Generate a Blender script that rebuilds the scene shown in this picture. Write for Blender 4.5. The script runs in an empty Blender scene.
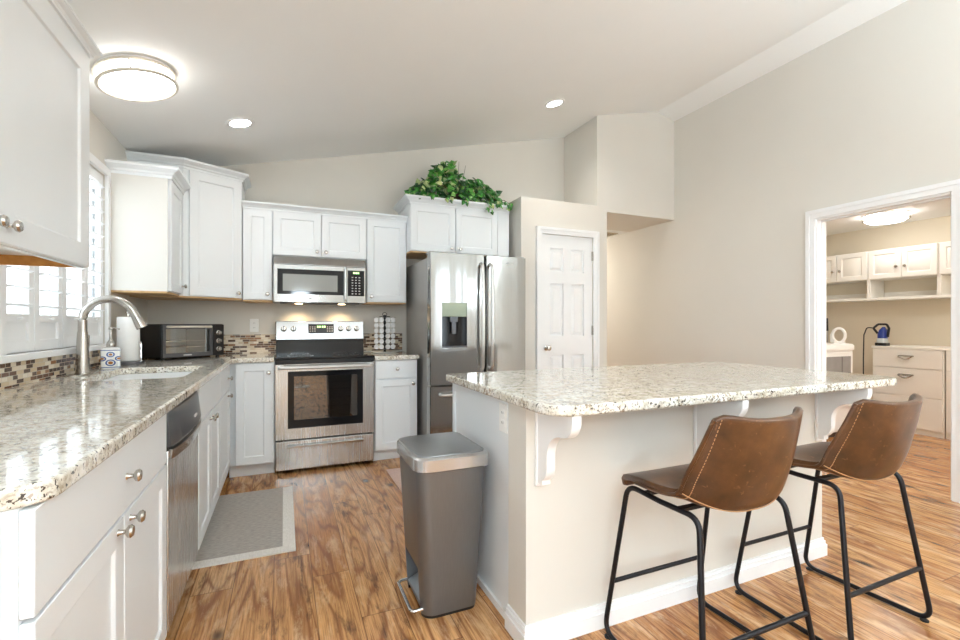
import bpy, bmesh, math, random
from mathutils import Vector, Matrix
random.seed(7)
SC = bpy.context.scene
COL = SC.collection
PI = math.pi

# ---------------------------------------------------------------- camera, world, light, exposure
CAM_H = 1.175
cam = bpy.data.cameras.new('camera')
cam.sensor_width = 36.0
cam.lens = 455.0 / 960.0 * 36.0
cam.shift_y = 3.8 / 960.0
cam.clip_start = 0.05
camo = bpy.data.objects.new('camera', cam)
COL.objects.link(camo)
camo.location = (0, 0, CAM_H)
camo.rotation_euler = (PI / 2, 0, -math.radians(23.28))
SC.camera = camo

world = bpy.data.worlds.new('world')
SC.world = world
world.use_nodes = True
bgn = world.node_tree.nodes['Background']
bgn.inputs[0].default_value = (0.84, 0.93, 1.0, 1)
bgn.inputs[1].default_value = 1.5

LAMP = (0.74, 0.90, 1.0)
XL_ = -1.03
def area(name, loc, direction, sx, sy, power, color=(1, 1, 1)):
    l = bpy.data.lights.new(name, 'AREA')
    l.shape = 'RECTANGLE'; l.size = sx; l.size_y = sy; l.energy = power; l.color = color
    o = bpy.data.objects.new(name, l); COL.objects.link(o)
    o.location = loc
    o.rotation_euler = Vector(direction).to_track_quat('-Z', 'Z').to_euler()
    return o
# daylight entering through the two tall windows of the rear wall and the kitchen window
area('daylight_rear_a', (2.5, -3.16, 1.35), (0, 1, 0), 0.3, 2.1, 4, (0.77, 0.91, 1.0))
area('daylight_rear_b', (3.45, -3.16, 1.35), (0, 1, 0), 0.3, 2.1, 4, (0.77, 0.91, 1.0))
area('daylight_kitchen', (XL_ - 0.19, 2.98, 1.58), (1, 0, 0), 1.1, 1.0, 7, (0.86, 0.94, 1.0))
area('side_fill', (XL_ + 0.04, -1.6, 1.2), (1, 0, 0), 1.6, 1.8, 24, (0.77, 0.91, 1.0))  # area lamp added inside an unseen side opening, brightens right wall and island

SC.view_settings.view_transform = 'Standard'
SC.view_settings.look = 'None'
SC.view_settings.gamma = 1.0
SC.view_settings.use_curve_mapping = False
SC.view_settings.exposure = 1.05
SC.cycles.use_denoising = True
SC.cycles.diffuse_bounces = 6
SC.cycles.sample_clamp_indirect = 8.0
SC.cycles.caustics_reflective = False
SC.cycles.caustics_refractive = False

# ---------------------------------------------------------------- material helpers
def lin(r, g, b):
    f = lambda c: ((c / 255.0 + 0.055) / 1.055) ** 2.4 if c > 10 else c / 255.0 / 12.92
    return (f(r), f(g), f(b), 1.0)

class NT:
    def __init__(s, name):
        s.m = bpy.data.materials.new(name); s.m.use_nodes = True
        s.t = s.m.node_tree; s.b = s.t.nodes['Principled BSDF']
    def n(s, typ, ins=None, **props):
        nd = s.t.nodes.new(typ)
        for k, v in props.items(): setattr(nd, k, v)
        for k, v in (ins or {}).items():
            if isinstance(v, bpy.types.NodeSocket): s.t.links.new(v, nd.inputs[k])
            else: nd.inputs[k].default_value = v
        return nd
    def math(s, op, a, b=None, c=None):
        ins = {0: a}
        if b is not None: ins[1] = b
        if c is not None: ins[2] = c
        return s.n('ShaderNodeMath', ins, operation=op).outputs[0]
    def vec(s, x, y, z):
        return s.n('ShaderNodeCombineXYZ', {0: x, 1: y, 2: z}).outputs[0]
    def ramp(s, fac, stops, interp='LINEAR'):
        nd = s.n('ShaderNodeValToRGB', {0: fac}); cr = nd.color_ramp; cr.interpolation = interp
        while len(cr.elements) < len(stops): cr.elements.new(0.5)
        for e, (p, c) in zip(cr.elements, stops): e.position = p; e.color = c
        return nd.outputs[0]
    def mix(s, fac, a, b, mode='MIX'):
        nd = s.n('ShaderNodeMix', data_type='RGBA', blend_type=mode)
        for i, v in ((0, fac), (6, a), (7, b)):
            if isinstance(v, bpy.types.NodeSocket): s.t.links.new(v, nd.inputs[i])
            else: nd.inputs[i].default_value = v
        return nd.outputs[2]
    def set(s, **kw):
        for k, v in kw.items():
            k = k.replace('_', ' ')
            if isinstance(v, bpy.types.NodeSocket): s.t.links.new(v, s.b.inputs[k])
            else: s.b.inputs[k].default_value = v
        return s
    def bump(s, h, strength=0.2, dist=0.002):
        nd = s.n('ShaderNodeBump', {'Strength': strength, 'Distance': dist, 'Height': h})
        s.t.links.new(nd.outputs[0], s.b.inputs['Normal']); return s

def simple(name, col, rough=0.5, metal=0.0, var=0.03, scale=6.0, **kw):
    """paint-like material with a faint procedural variation"""
    q = NT(name)
    tc = q.n('ShaderNodeTexCoord').outputs['Object']
    nz = q.n('ShaderNodeTexNoise', {'Vector': tc, 'Scale': scale, 'Detail': 3.0}).outputs[0]
    a = tuple(c * (1 - var) for c in col[:3]) + (1,); b = tuple(min(1, c * (1 + var)) for c in col[:3]) + (1,)
    q.set(Base_Color=q.ramp(nz, [(0.3, a), (0.7, b)]), Roughness=rough, Metallic=metal, **kw)
    return q.m

def emis(name, col, strength):
    q = NT(name); q.set(Base_Color=(0.8, 0.8, 0.8, 1), Emission_Color=col, Emission_Strength=strength); return q.m

M = {}
M['wall'] = simple('wall_paint', lin(219, 215, 207), 0.75, var=0.012, scale=2.0)
M['laundry_wall'] = simple('laundry_wall_paint', lin(224, 215, 197), 0.75, var=0.012, scale=2.0)
M['ceil'] = simple('ceiling_paint', lin(240, 241, 240), 0.8, var=0.008, scale=2.0)
M['trim'] = simple('trim_paint', lin(240, 241, 242), 0.4, var=0.008)
M['cab'] = simple('cabinet_paint', lin(232, 236, 239), 0.35, var=0.008, scale=3)
M['cabcream'] = simple('cabinet_side_laminate', lin(222, 220, 214), 0.45, var=0.008, scale=3)
M['lcab'] = simple('laundry_cabinet_laminate', lin(240, 238, 232), 0.4, var=0.008)
M['seat_black'] = simple('satin_black_metal', lin(42, 41, 44), 0.38, 0.75, var=0.08)
M['black'] = simple('black_plastic', lin(24, 24, 26), 0.35)
M['dark'] = simple('dark_recess', lin(40, 38, 36), 0.7)
M['chrome'] = simple('chrome', lin(225, 225, 225), 0.08, 1.0, var=0.01)
M['nickel'] = simple('brushed_nickel', lin(196, 192, 186), 0.24, 1.0, var=0.03)
M['plastic_white'] = simple('white_plastic', lin(242, 242, 240), 0.35, var=0.01)
M['paper'] = simple('paper_towel', lin(246, 246, 245), 0.9, var=0.015, scale=40)
M['woodply'] = None
M['rubber'] = simple('rubber', lin(35, 33, 33), 0.8)
M['grayglass'] = simple('smoked_washer_glass', lin(150, 148, 146), 0.2, var=0.12, scale=5)
M['bluep'] = simple('blue_plastic', lin(32, 58, 140), 0.3)
M['clearp'] = simple('pale_water_tank', lin(190, 200, 205), 0.15)
M['graymetal'] = simple('silver_grey_side', lin(176, 175, 172), 0.42, 0.45, var=0.02)
M['dwpanel'] = simple('dark_dishwasher_panel', lin(96, 97, 101), 0.3, 0.6, var=0.05)
M['green_led'] = emis('green_digits', (0.35, 1.0, 0.15, 1), 1.6)
M['bone'] = simple('pale_key_print', lin(205, 205, 205), 0.5)
M['ovenlite'] = emis('lamp_warm', (1.0, 0.72, 0.38, 1), 10)
M['diffuser'] = emis('lamp_diffuser', (1.0, 0.98, 0.95, 1), 5.0)
M['canlens'] = emis('downlight_lens', (1.0, 0.98, 0.95, 1), 14.0)
M['laundrylens'] = emis('laundry_lamp_diffuser', (1.0, 0.97, 0.93, 1), 8.0)
M['laundryfill'] = emis('laundry_fill_diffuser', (1.0, 0.97, 0.93, 1), 42.0)  # glow of the unseen second laundry lamp, added as fill
M['bowl'] = emis('fill_lamp_bowl', (0.80, 0.92, 1.0, 1), 34.0)  # glowing bowls of the added fill lamps, brighten the wall under the cabinets
M['lampring'] = simple('satin_cream_metal', lin(214, 207, 194), 0.35, 0.3)
M['stitch'] = simple('tan_thread', lin(186, 144, 100), 0.7)

def m_steel(name, col=(176, 176, 175), rough=0.13, axis='Z', amp=0.3, metal=1.0):
    q = NT(name)
    tc = q.n('ShaderNodeTexCoord').outputs['Object']
    sx, sy, sz = {'Z': (60, 60, 0.6), 'X': (0.6, 60, 60), 'Y': (60, 0.6, 60)}[axis]
    mp = q.n('ShaderNodeMapping', {'Vector': tc, 'Scale': (sx, sy, sz)}).outputs[0]
    nz = q.n('ShaderNodeTexNoise', {'Vector': mp, 'Scale': 4.0, 'Detail': 4.0}).outputs[0]
    c = lin(*col)
    q.set(Base_Color=q.ramp(nz, [(0.3, tuple(x * 0.93 for x in c[:3]) + (1,)), (0.7, c)]), Metallic=metal,
          Roughness=q.math('MULTIPLY_ADD', nz, 0.12, rough - 0.06))
    wob = {'Z': (10, 10, 0.45), 'X': (0.7, 5, 5), 'Y': (5, 0.7, 5)}[axis]
    mp2 = q.n('ShaderNodeMapping', {'Vector': tc, 'Scale': wob}).outputs[0]
    n2 = q.n('ShaderNodeTexNoise', {'Vector': mp2, 'Scale': 1.0, 'Detail': 1.0}).outputs[0]
    q.bump(n2, amp, 0.01)
    return q.m
M['steel'] = m_steel('brushed_stainless_steel')
M['steelh'] = m_steel('brushed_stainless_horizontal', axis='X', amp=0.1)
M['steely'] = m_steel('brushed_stainless_front', col=(214, 214, 213), axis='Z', amp=0.12, rough=0.26, metal=0.85)
M['steelbin'] = m_steel('brushed_bin_steel', col=(128, 130, 133), rough=0.36, amp=0.1, metal=0.75)
M['steellid'] = simple('polished_bin_rim', lin(196, 197, 198), 0.26, 0.8, var=0.02)
M['handle'] = simple('satin_handle_steel', lin(214, 213, 211), 0.3, 0.85, var=0.02)
M['basin'] = m_steel('sink_steel', col=(118, 118, 117), rough=0.5, axis='Y', amp=0.1, metal=0.8)

def m_blackglass(name):
    q = NT(name)
    q.set(Base_Color=(0.010, 0.010, 0.012, 1), Roughness=0.06, Specular_IOR_Level=0.32); return q.m
M['bglass'] = m_blackglass('black_ceramic_glass')

def m_ovenglass(name, tint=(0.30, 0.26, 0.24, 1), fac=0.55):
    q = NT(name); t = q.t
    tr = q.n('ShaderNodeBsdfTransparent', {'Color': tint})
    gl = q.n('ShaderNodeBsdfGlossy', {'Color': (1, 1, 1, 1), 'Roughness': 0.02})
    fr = q.n('ShaderNodeLayerWeight', {'Blend': 0.5})
    f = q.math('MULTIPLY_ADD', q.math('POWER', fr.outputs['Facing'], 4.0), 0.5, 0.04 + fac * 0.2)
    mx = q.n('ShaderNodeMixShader', {0: f, 1: tr.outputs[0], 2: gl.outputs[0]})
    t.links.new(mx.outputs[0], t.nodes['Material Output'].inputs[0]); return q.m
M['ovenglass'] = m_ovenglass('oven_window_glass')
M['pane'] = m_ovenglass('clear_window_glass', (0.97, 0.98, 0.98, 1), 0.05)
M['toastglass'] = m_ovenglass('toaster_window_glass', (0.95, 0.97, 0.95, 1), 0.5)

def m_granite():
    q = NT('speckled_cream_granite')
    tc = q.n('ShaderNodeNewGeometry').outputs['Position']
    n1 = q.n('ShaderNodeTexNoise', {'Vector': tc, 'Scale': 26.0, 'Detail': 6.0, 'Roughness': 0.65}).outputs[0]
    base = q.ramp(n1, [(0.34, lin(194, 185, 166)), (0.48, lin(226, 221, 209)), (0.62, lin(240, 238, 232))])
    n2 = q.n('ShaderNodeTexNoise', {'Vector': tc, 'Scale': 75.0, 'Detail': 4.0, 'Roughness': 0.7, 'Distortion': 0.6}).outputs[0]
    m2 = q.ramp(n2, [(0.52, (0, 0, 0, 1)), (0.57, (1, 1, 1, 1))])
    n3 = q.n('ShaderNodeTexNoise', {'Vector': tc, 'Scale': 9.0, 'Detail': 3.0}).outputs[0]
    m3 = q.ramp(n3, [(0.40, (0.25, 0.25, 0.25, 1)), (0.60, (0.95, 0.95, 0.95, 1))])
    c1 = q.mix(q.math('MULTIPLY', m2, m3), base, lin(138, 116, 90))
    mp = q.n('ShaderNodeMapping', {'Vector': tc, 'Location': (3.1, 1.7, 5.3)}).outputs[0]
    n4 = q.n('ShaderNodeTexNoise', {'Vector': mp, 'Scale': 110.0, 'Detail': 3.0, 'Roughness': 0.6, 'Distortion': 0.4}).outputs[0]
    m4 = q.ramp(n4, [(0.585, (0, 0, 0, 1)), (0.62, (1, 1, 1, 1))])
    c2 = q.mix(m4, c1, lin(70, 62, 56))
    q.set(Base_Color=c2, Roughness=0.09, Coat_Weight=0.3, Coat_Roughness=0.03)
    return q.m
M['granite'] = m_granite()

def m_floor():
    q = NT('rustic_plank_floor')
    pos = q.n('ShaderNodeNewGeometry').outputs['Position']
    sp = q.n('ShaderNodeSeparateXYZ', {0: pos}); x, y = sp.outputs[0], sp.outputs[1]
    W, L = 0.165, 1.25
    xs = q.math('MULTIPLY_ADD', x, 1 / W, 20.27)
    row = q.math('FLOOR', xs)
    rr = q.n('ShaderNodeTexWhiteNoise', {'W': row}, noise_dimensions='1D').outputs[0]
    ys = q.math('ADD', q.math('MULTIPLY_ADD', y, 1 / L, 30.0), q.math('MULTIPLY', rr, 7.0))
    pl = q.math('FLOOR', ys)
    pid = q.n('ShaderNodeTexWhiteNoise', {'Vector': q.vec(row, pl, 0.0)}, noise_dimensions='3D').outputs[0]
    off = q.math('MULTIPLY', pid, 61.0)
    v1 = q.vec(q.math('MULTIPLY_ADD', x, 4.2, off), q.math('MULTIPLY', y, 0.62), off)
    n1 = q.n('ShaderNodeTexNoise', {'Vector': v1, 'Scale': 1.0, 'Detail': 2.0, 'Distortion': 0.35}).outputs[0]
    ring = q.math('SINE', q.math('MULTIPLY_ADD', n1, 78.0, q.math('MULTIPLY', x, 26.0)))
    ring = q.math('POWER', q.math('MULTIPLY_ADD', ring, 0.5, 0.5), 4.0)
    v2 = q.vec(q.math('MULTIPLY_ADD', x, 150.0, off), q.math('MULTIPLY', y, 4.0), 0.0)
    fine = q.n('ShaderNodeTexNoise', {'Vector': v2, 'Scale': 1.0, 'Detail': 4.0, 'Roughness': 0.7}).outputs[0]
    v3 = q.vec(q.math('MULTIPLY_ADD', x, 11.0, off), q.math('MULTIPLY', y, 2.6), 2.0)
    smud = q.n('ShaderNodeTexNoise', {'Vector': v3, 'Scale': 1.0, 'Detail': 6.0, 'Roughness': 0.72, 'Distortion': 0.3}).outputs[0]
    base = q.ramp(pid, [(0.0, lin(190, 132, 80)), (0.35, lin(218, 164, 106)), (0.7, lin(204, 146, 90)), (1.0, lin(224, 176, 122))])
    c = q.mix(q.math('MULTIPLY', ring, 0.72), base, lin(112, 58, 26))
    c = q.mix(q.ramp(fine, [(0.36, (0.75, 0.75, 0.75, 1)), (0.60, (0, 0, 0, 1))]), c, lin(134, 80, 44))
    c = q.mix(q.ramp(smud, [(0.55, (0, 0, 0, 1)), (0.66, (0.85, 0.85, 0.85, 1))]), c, lin(84, 54, 36))
    c = q.mix(q.ramp(smud, [(0.34, (0.7, 0.7, 0.7, 1)), (0.48, (0, 0, 0, 1))]), c, lin(230, 190, 144))
    vk = q.vec(q.math('MULTIPLY_ADD', x, 6.0, off), q.math('MULTIPLY', y, 3.6), 0.0)
    kd = q.n('ShaderNodeTexVoronoi', {'Vector': vk, 'Scale': 0.75}).outputs['Distance']
    c = q.mix(q.ramp(kd, [(0.06, (0.95, 0.95, 0.95, 1)), (0.16, (0, 0, 0, 1))]), c, lin(60, 36, 24))
    fx = q.math('FRACT', xs); fy = q.math('FRACT', ys)
    ex = q.math('MINIMUM', fx, q.math('SUBTRACT', 1.0, fx))
    ey = q.math('MULTIPLY', q.math('MINIMUM', fy, q.math('SUBTRACT', 1.0, fy)), L / W)
    e = q.math('MINIMUM', ex, ey)
    seam = q.ramp(e, [(0.004, (0.75, 0.75, 0.75, 1)), (0.014, (0, 0, 0, 1))])
    c = q.mix(seam, c, lin(74, 46, 30))
    q.set(Base_Color=c, Roughness=q.math('MULTIPLY_ADD', fine, 0.18, 0.14))
    q.b.inputs['Specular IOR Level'].default_value = 0.55
    q.bump(q.math('ADD', ring, fine), 0.12, 0.002)
    return q.m
M['floor'] = m_floor()

def m_mosaic(name, axis):
    q = NT(name)
    pos = q.n('ShaderNodeNewGeometry').outputs['Position']
    sp = q.n('ShaderNodeSeparateXYZ', {0: pos})
    v = q.vec(sp.outputs[axis], sp.outputs[2], 0.0)
    br = q.n('ShaderNodeTexBrick', {'Vector': v, 'Color1': (0, 0, 0, 1), 'Color2': (1, 1, 1, 1), 'Mortar': (0.5, 0.5, 0.5, 1), 'Scale': 1.0,
             'Mortar Size': 0.0012, 'Mortar Smooth': 0.1, 'Bias': 0.0, 'Brick Width': 0.056, 'Row Height': 0.0185}, offset=0.37, offset_frequency=2, squash=0.7, squash_frequency=3)
    col = q.ramp(br.outputs['Color'], [(0.0, lin(84, 58, 42)), (0.30, lin(212, 196, 170)), (0.42, lin(150, 110, 76)), (0.52, lin(232, 222, 204)),
                 (0.60, lin(98, 66, 46)), (0.74, lin(206, 186, 156)), (0.88, lin(226, 214, 194))], 'CONSTANT')
    c = q.mix(br.outputs['Fac'], col, lin(206, 196, 180))
    q.set(Base_Color=c, Roughness=0.18)
    q.bump(q.math('SUBTRACT', 1.0, br.outputs['Fac']), 0.3, 0.002)
    return q.m
M['mosaic_y'] = m_mosaic('mosaic_tile_side', 1)
M['mosaic_x'] = m_mosaic('mosaic_tile_back', 0)

def m_leather():
    q = NT('worn_brown_leather')
    tc = q.n('ShaderNodeTexCoord').outputs['Object']
    n1 = q.n('ShaderNodeTexNoise', {'Vector': tc, 'Scale': 7.0, 'Detail': 6.0, 'Roughness': 0.6}).outputs[0]
    n2 = q.n('ShaderNodeTexNoise', {'Vector': tc, 'Scale': 45.0, 'Detail': 4.0, 'Distortion': 1.0}).outputs[0]
    c = q.ramp(n1, [(0.30, lin(54, 34, 19)), (0.5, lin(82, 51, 27)), (0.72, lin(108, 72, 40))])
    c = q.mix(q.ramp(n2, [(0.62, (0, 0, 0, 1)), (0.75, (0.35, 0.35, 0.35, 1))]), c, lin(172, 130, 90))
    q.set(Base_Color=c, Roughness=0.30)
    n3 = q.n('ShaderNodeTexNoise', {'Vector': tc, 'Scale': 260.0, 'Detail': 2.0}).outputs[0]
    q.bump(n3, 0.08, 0.001)
    return q.m
M['leather'] = m_leather()

def m_wood(name, a, b, axis=0):
    q = NT(name)
    tc = q.n('ShaderNodeTexCoord').outputs['Object']
    s = [40, 40, 40]; s[axis] = 2
    mp = q.n('ShaderNodeMapping', {'Vector': tc, 'Scale': tuple(s)}).outputs[0]
    nz = q.n('ShaderNodeTexNoise', {'Vector': mp, 'Scale': 1.0, 'Detail': 4.0}).outputs[0]
    q.set(Base_Color=q.ramp(nz, [(0.3, a), (0.7, b)]), Roughness=0.5); return q.m
M['ply'] = m_wood('raw_maple_bottom', lin(206, 164, 112), lin(226, 188, 138))
M['rail'] = m_wood('amber_wood_rail', lin(196, 132, 60), lin(214, 152, 78))
M['tread'] = m_wood('dark_plinth', lin(52, 40, 34), lin(64, 50, 42))

def m_mat(name, a, b, sx=220, sy=60):
    q = NT(name)
    tc = q.n('ShaderNodeTexCoord').outputs['Object']
    mp = q.n('ShaderNodeMapping', {'Vector': tc, 'Scale': (sx, sy, 1)}).outputs[0]
    nz = q.n('ShaderNodeTexNoise', {'Vector': mp, 'Scale': 0.6, 'Detail': 4.0}).outputs[0]
    q.set(Base_Color=q.ramp(nz, [(0.35, a), (0.65, b)]), Roughness=0.95); q.bump(nz, 0.3, 0.002); return q.m
M['matgrey'] = m_mat('grey_woven_mat', lin(158, 151, 144), lin(186, 179, 171), 60, 240)
M['matwhite'] = m_mat('ivory_mat_border', lin(222, 218, 210), lin(236, 232, 226))
M['matpink'] = m_mat('rose_beige_rug', lin(190, 160, 148), lin(214, 188, 176))
def m_talavera():
    q = NT('painted_glazed_ceramic')
    sp = q.n('ShaderNodeSeparateXYZ', {0: q.n('ShaderNodeTexCoord').outputs['Object']}); x, y, z = sp.outputs
    ax, ay = q.math('ABSOLUTE', x), q.math('ABSOLUTE', y)
    u = q.math('MINIMUM', ax, ay)                    # distance from the middle of a side
    col = lin(238, 239, 238)
    def disc(u0, z0):
        return q.math('SQRT', q.math('ADD', q.math('POWER', q.math('SUBTRACT', u, u0), 2.0), q.math('POWER', q.math('MULTIPLY', q.math('SUBTRACT', z, z0), 1.25), 2.0)))
    c = col
    for u0, z0, r in ((0.0, 0.082, 0.016), (0.0, 0.034, 0.020), (0.037, 0.058, 0.014)):
        d = disc(u0, z0)
        ringm = q.math('LESS_THAN', q.math('ABSOLUTE', q.math('SUBTRACT', d, r)), 0.0035)
        c = q.mix(ringm, c, lin(70, 96, 158))
        c = q.mix(q.math('LESS_THAN', d, r * 0.55), c, lin(172, 112, 62))
    for z0 in (0.008, 0.106):
        c = q.mix(q.math('LESS_THAN', q.math('ABSOLUTE', q.math('SUBTRACT', z, z0)), 0.002), c, lin(70, 96, 158))
    q.set(Base_Color=c, Roughness=0.12); return q.m
M['talavera'] = m_talavera()

def m_leaf():
    q = NT('ivy_leaf')
    ri = q.n('ShaderNodeNewGeometry').outputs['Random Per Island']
    c = q.ramp(ri, [(0.0, lin(18, 62, 26)), (0.3, lin(38, 104, 36)), (0.55, lin(62, 138, 50)), (0.76, lin(92, 162, 66)), (0.84, lin(186, 200, 138)), (1.0, lin(30, 86, 50))])
    q.set(Base_Color=c, Roughness=0.32); return q.m
M['leaf'] = m_leaf()
M['stem'] = simple('woody_stem', lin(86, 74, 44), 0.7)
M['basket'] = simple('dark_wicker', lin(60, 42, 28), 0.8, var=0.2, scale=40)

# ---------------------------------------------------------------- mesh helpers
def B(): return bmesh.new()

def box(bm, x0, x1, y0, y1, z0, z1):
    v = [bm.verts.new(p) for p in ((x0, y0, z0), (x1, y0, z0), (x1, y1, z0), (x0, y1, z0), (x0, y0, z1), (x1, y0, z1), (x1, y1, z1), (x0, y1, z1))]
    for f in ((0, 3, 2, 1), (4, 5, 6, 7), (0, 1, 5, 4), (1, 2, 6, 5), (2, 3, 7, 6), (3, 0, 4, 7)):
        bm.faces.new([v[i] for i in f])
    return bm

def prism(bm, poly, a0, a1, plane='XY'):
    """extrude a polygon of the given plane along the third axis"""
    def P(p, a):
        return {'XY': (p[0], p[1], a), 'XZ': (p[0], a, p[1]), 'YZ': (a, p[0], p[1])}[plane]
    lo = [bm.verts.new(P(p, a0)) for p in poly]; hi = [bm.verts.new(P(p, a1)) for p in poly]
    n = len(poly)
    fs = [bm.faces.new(lo[::-1]), bm.faces.new(hi)]
    for i in range(n): fs.append(bm.faces.new((lo[i], lo[(i + 1) % n], hi[(i + 1) % n], hi[i])))
    bmesh.ops.recalc_face_normals(bm, faces=fs)
    return bm

def loft(bm, rings, cap=True, closed=True):
    rv = [[bm.verts.new(p) for p in r] for r in rings]
    n = len(rings[0]); fs = []
    for a, b in zip(rv, rv[1:]):
        for i in range(n if closed else n - 1):
            j = (i + 1) % n
            fs.append(bm.faces.new((a[i], a[j], b[j], b[i])))
    if cap:
        fs.append(bm.faces.new(rv[0][::-1])); fs.append(bm.faces.new(rv[-1]))
    bmesh.ops.recalc_face_normals(bm, faces=fs)
    return rv

def lathe(bm, prof, n=20, mat=None, cap=True):
    """profile [(radius, height)] turned about z, then moved by mat"""
    mat = mat or Matrix()
    rings = []
    for r, z in prof:
        r = max(r, 1e-5)
        rings.append([mat @ Vector((r * math.cos(2 * PI * k / n), r * math.sin(2 * PI * k / n), z)) for k in range(n)])
    loft(bm, rings, cap)
    return bm

def axis_mat(p, d):
    return Matrix.Translation(p) @ Vector(d).to_track_quat('Z', 'Y').to_matrix().to_4x4()

def cyl(bm, p, d, r, h, n=20, bev=0.0):
    pr = [(r, 0), (r, h)] if not bev else [(r - bev, 0), (r, bev), (r, h - bev), (r - bev, h)]
    return lathe(bm, pr, n, axis_mat(p, d))

def fillet(pts, r, n=6, closed=False):
    pts = [Vector(p) for p in pts]; out = []
    m = len(pts)
    for i, p in enumerate(pts):
        if not closed and i in (0, m - 1): out.append(p); continue
        a = pts[i - 1] - p; b = pts[(i + 1) % m] - p
        ang = a.angle(b)
        if ang > PI - 0.02: out.append(p); continue
        rr = r[i] if isinstance(r, (list, tuple)) else r
        t = min(rr / math.tan(ang / 2), a.length * 0.49, b.length * 0.49)
        pa = p + a.normalized() * t; pb = p + b.normalized() * t
        for k in range(n + 1):
            s = k / n
            out.append(pa.lerp(p, s).lerp(p.lerp(pb, s), s))
    return out

def tube(bm, pts, r, n=8, cap=True):
    pts = [Vector(p) for p in pts]
    rad = r if isinstance(r, (list, tuple)) else [r] * len(pts)
    t0 = (pts[1] - pts[0]).normalized()
    u = t0.orthogonal().normalized()
    rings = []
    for i, p in enumerate(pts):
        if i == 0: t = t0
        elif i == len(pts) - 1: t = (pts[i] - pts[i - 1]).normalized()
        else:
            t = (pts[i + 1] - pts[i]).normalized() + (pts[i] - pts[i - 1]).normalized()
            t = t.normalized() if t.length > 1e-6 else t0
        u = (u - t * u.dot(t)).normalized(); w = t.cross(u)
        rings.append([p + (u * math.cos(2 * PI * k / n) + w * math.sin(2 * PI * k / n)) * rad[i] for k in range(n)])
    loft(bm, rings, cap)
    return bm

def rrect(x0, x1, y0, y1, r, n=5):
    """rounded rectangle polygon, r one radius or four (x0y0, x1y0, x1y1, x0y1)"""
    rs = r if isinstance(r, (list, tuple)) else [r] * 4
    out = []
    for (cx, cy, sx, sy, a0, rr) in ((x0, y0, 1, 1, PI, rs[0]), (x1, y0, -1, 1, 1.5 * PI, rs[1]), (x1, y1, -1, -1, 0, rs[2]), (x0, y1, 1, -1, PI / 2, rs[3])):
        if rr < 1e-5: out.append((cx, cy)); continue
        ox, oy = cx + sx * rr, cy + sy * rr
        for k in range(n + 1):
            a = a0 + PI / 2 * k / n
            out.append((ox + rr * math.cos(a), oy + rr * math.sin(a)))
    return out

def obj(name, bm, mat, parent=None, bevel=0.0, seg=2, smooth=True, loc=None):
    bm.normal_update()
    if smooth:
        for f in bm.faces: f.smooth = True
        for e in bm.edges:
            if len(e.link_faces) == 2 and e.calc_face_angle(0) > 0.7: e.smooth = False
            elif len(e.link_faces) != 2: e.smooth = False
    me = bpy.data.meshes.new(name); bm.to_mesh(me); bm.free()
    me.materials.append(mat)
    o = bpy.data.objects.new(name, me); COL.objects.link(o)
    if parent: o.parent = parent
    if loc: o.location = loc
    if bevel:
        md = o.modifiers.new('bevel', 'BEVEL'); md.width = bevel; md.segments = seg; md.limit_method = 'ANGLE'; md.angle_limit = 0.7
        md.use_clamp_overlap = True
    return o

def diff(bma, bmb):
    """bma minus bmb as a new bmesh"""
    oa = obj('tmp_a', bma, M['cab'], smooth=False); ob = obj('tmp_b', bmb, M['cab'], smooth=False)
    md = oa.modifiers.new('b', 'BOOLEAN'); md.operation = 'DIFFERENCE'; md.object = ob; md.solver = 'EXACT'
    dg = bpy.context.evaluated_depsgraph_get(); dg.update()
    ev = oa.evaluated_get(dg); me = bpy.data.meshes.new_from_object(ev)
    bm = bmesh.new(); bm.from_mesh(me)
    for o in (oa, ob):
        d = o.data; bpy.data.objects.remove(o); bpy.data.meshes.remove(d)
    bpy.data.meshes.remove(me)
    return bm

def tag(o, label, cat, group=None, kind=None):
    o['label'] = label; o['category'] = cat
    if group: o['group'] = group
    if kind: o['kind'] = kind
    return o

def thing(name, label, cat, loc=(0, 0, 0), rot=0.0, group=None):
    o = bpy.data.objects.new(name, None); o.empty_display_size = 0.1
    COL.objects.link(o); o.location = loc; o.rotation_euler = (0, 0, rot)
    return tag(o, label, cat, group)

def struct(name, bm, mat, parent=None, label=None, bevel=0.0, smooth=True):
    o = obj(name, bm, mat, parent, bevel=bevel, smooth=smooth)
    if not parent:
        o['kind'] = 'structure'
        if label: o['label'] = label; 
    return o

# ---------------------------------------------------------------- room shell
XL, XR, YB, YF, YR = -1.03, 4.084, 4.5, 3.89, -3.2
def zc(x): return 2.57 + 0.233 * (x + 0.357)
RIDGE = 3.827
ZR = zc(RIDGE)
XW = 6.75                       # laundry far wall

struct('floor', box(B(), XL - 0.15, XW + 0.1, YR - 0.1, 6.8, -0.1, 0.0), M['floor'], label='rustic brown plank floor')

# ceiling: rises from the window wall to a ridge, then falls to the right wall
bm = B()
prof = [(XL - 0.12, zc(XL - 0.12)), (RIDGE, ZR), (XR + 0.12, ZR - 0.026 - 0.31 * 0.12 - 0.03), (XR + 0.12, ZR + 0.25), (RIDGE, ZR + 0.25), (XL - 0.12, zc(XL) + 0.3)]
prism(bm, prof, YR - 0.1, YB + 0.1, 'XZ')
struct('ceiling', bm, M['ceil'], label='pale vaulted ceiling rising to a ridge', smooth=False)

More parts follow.
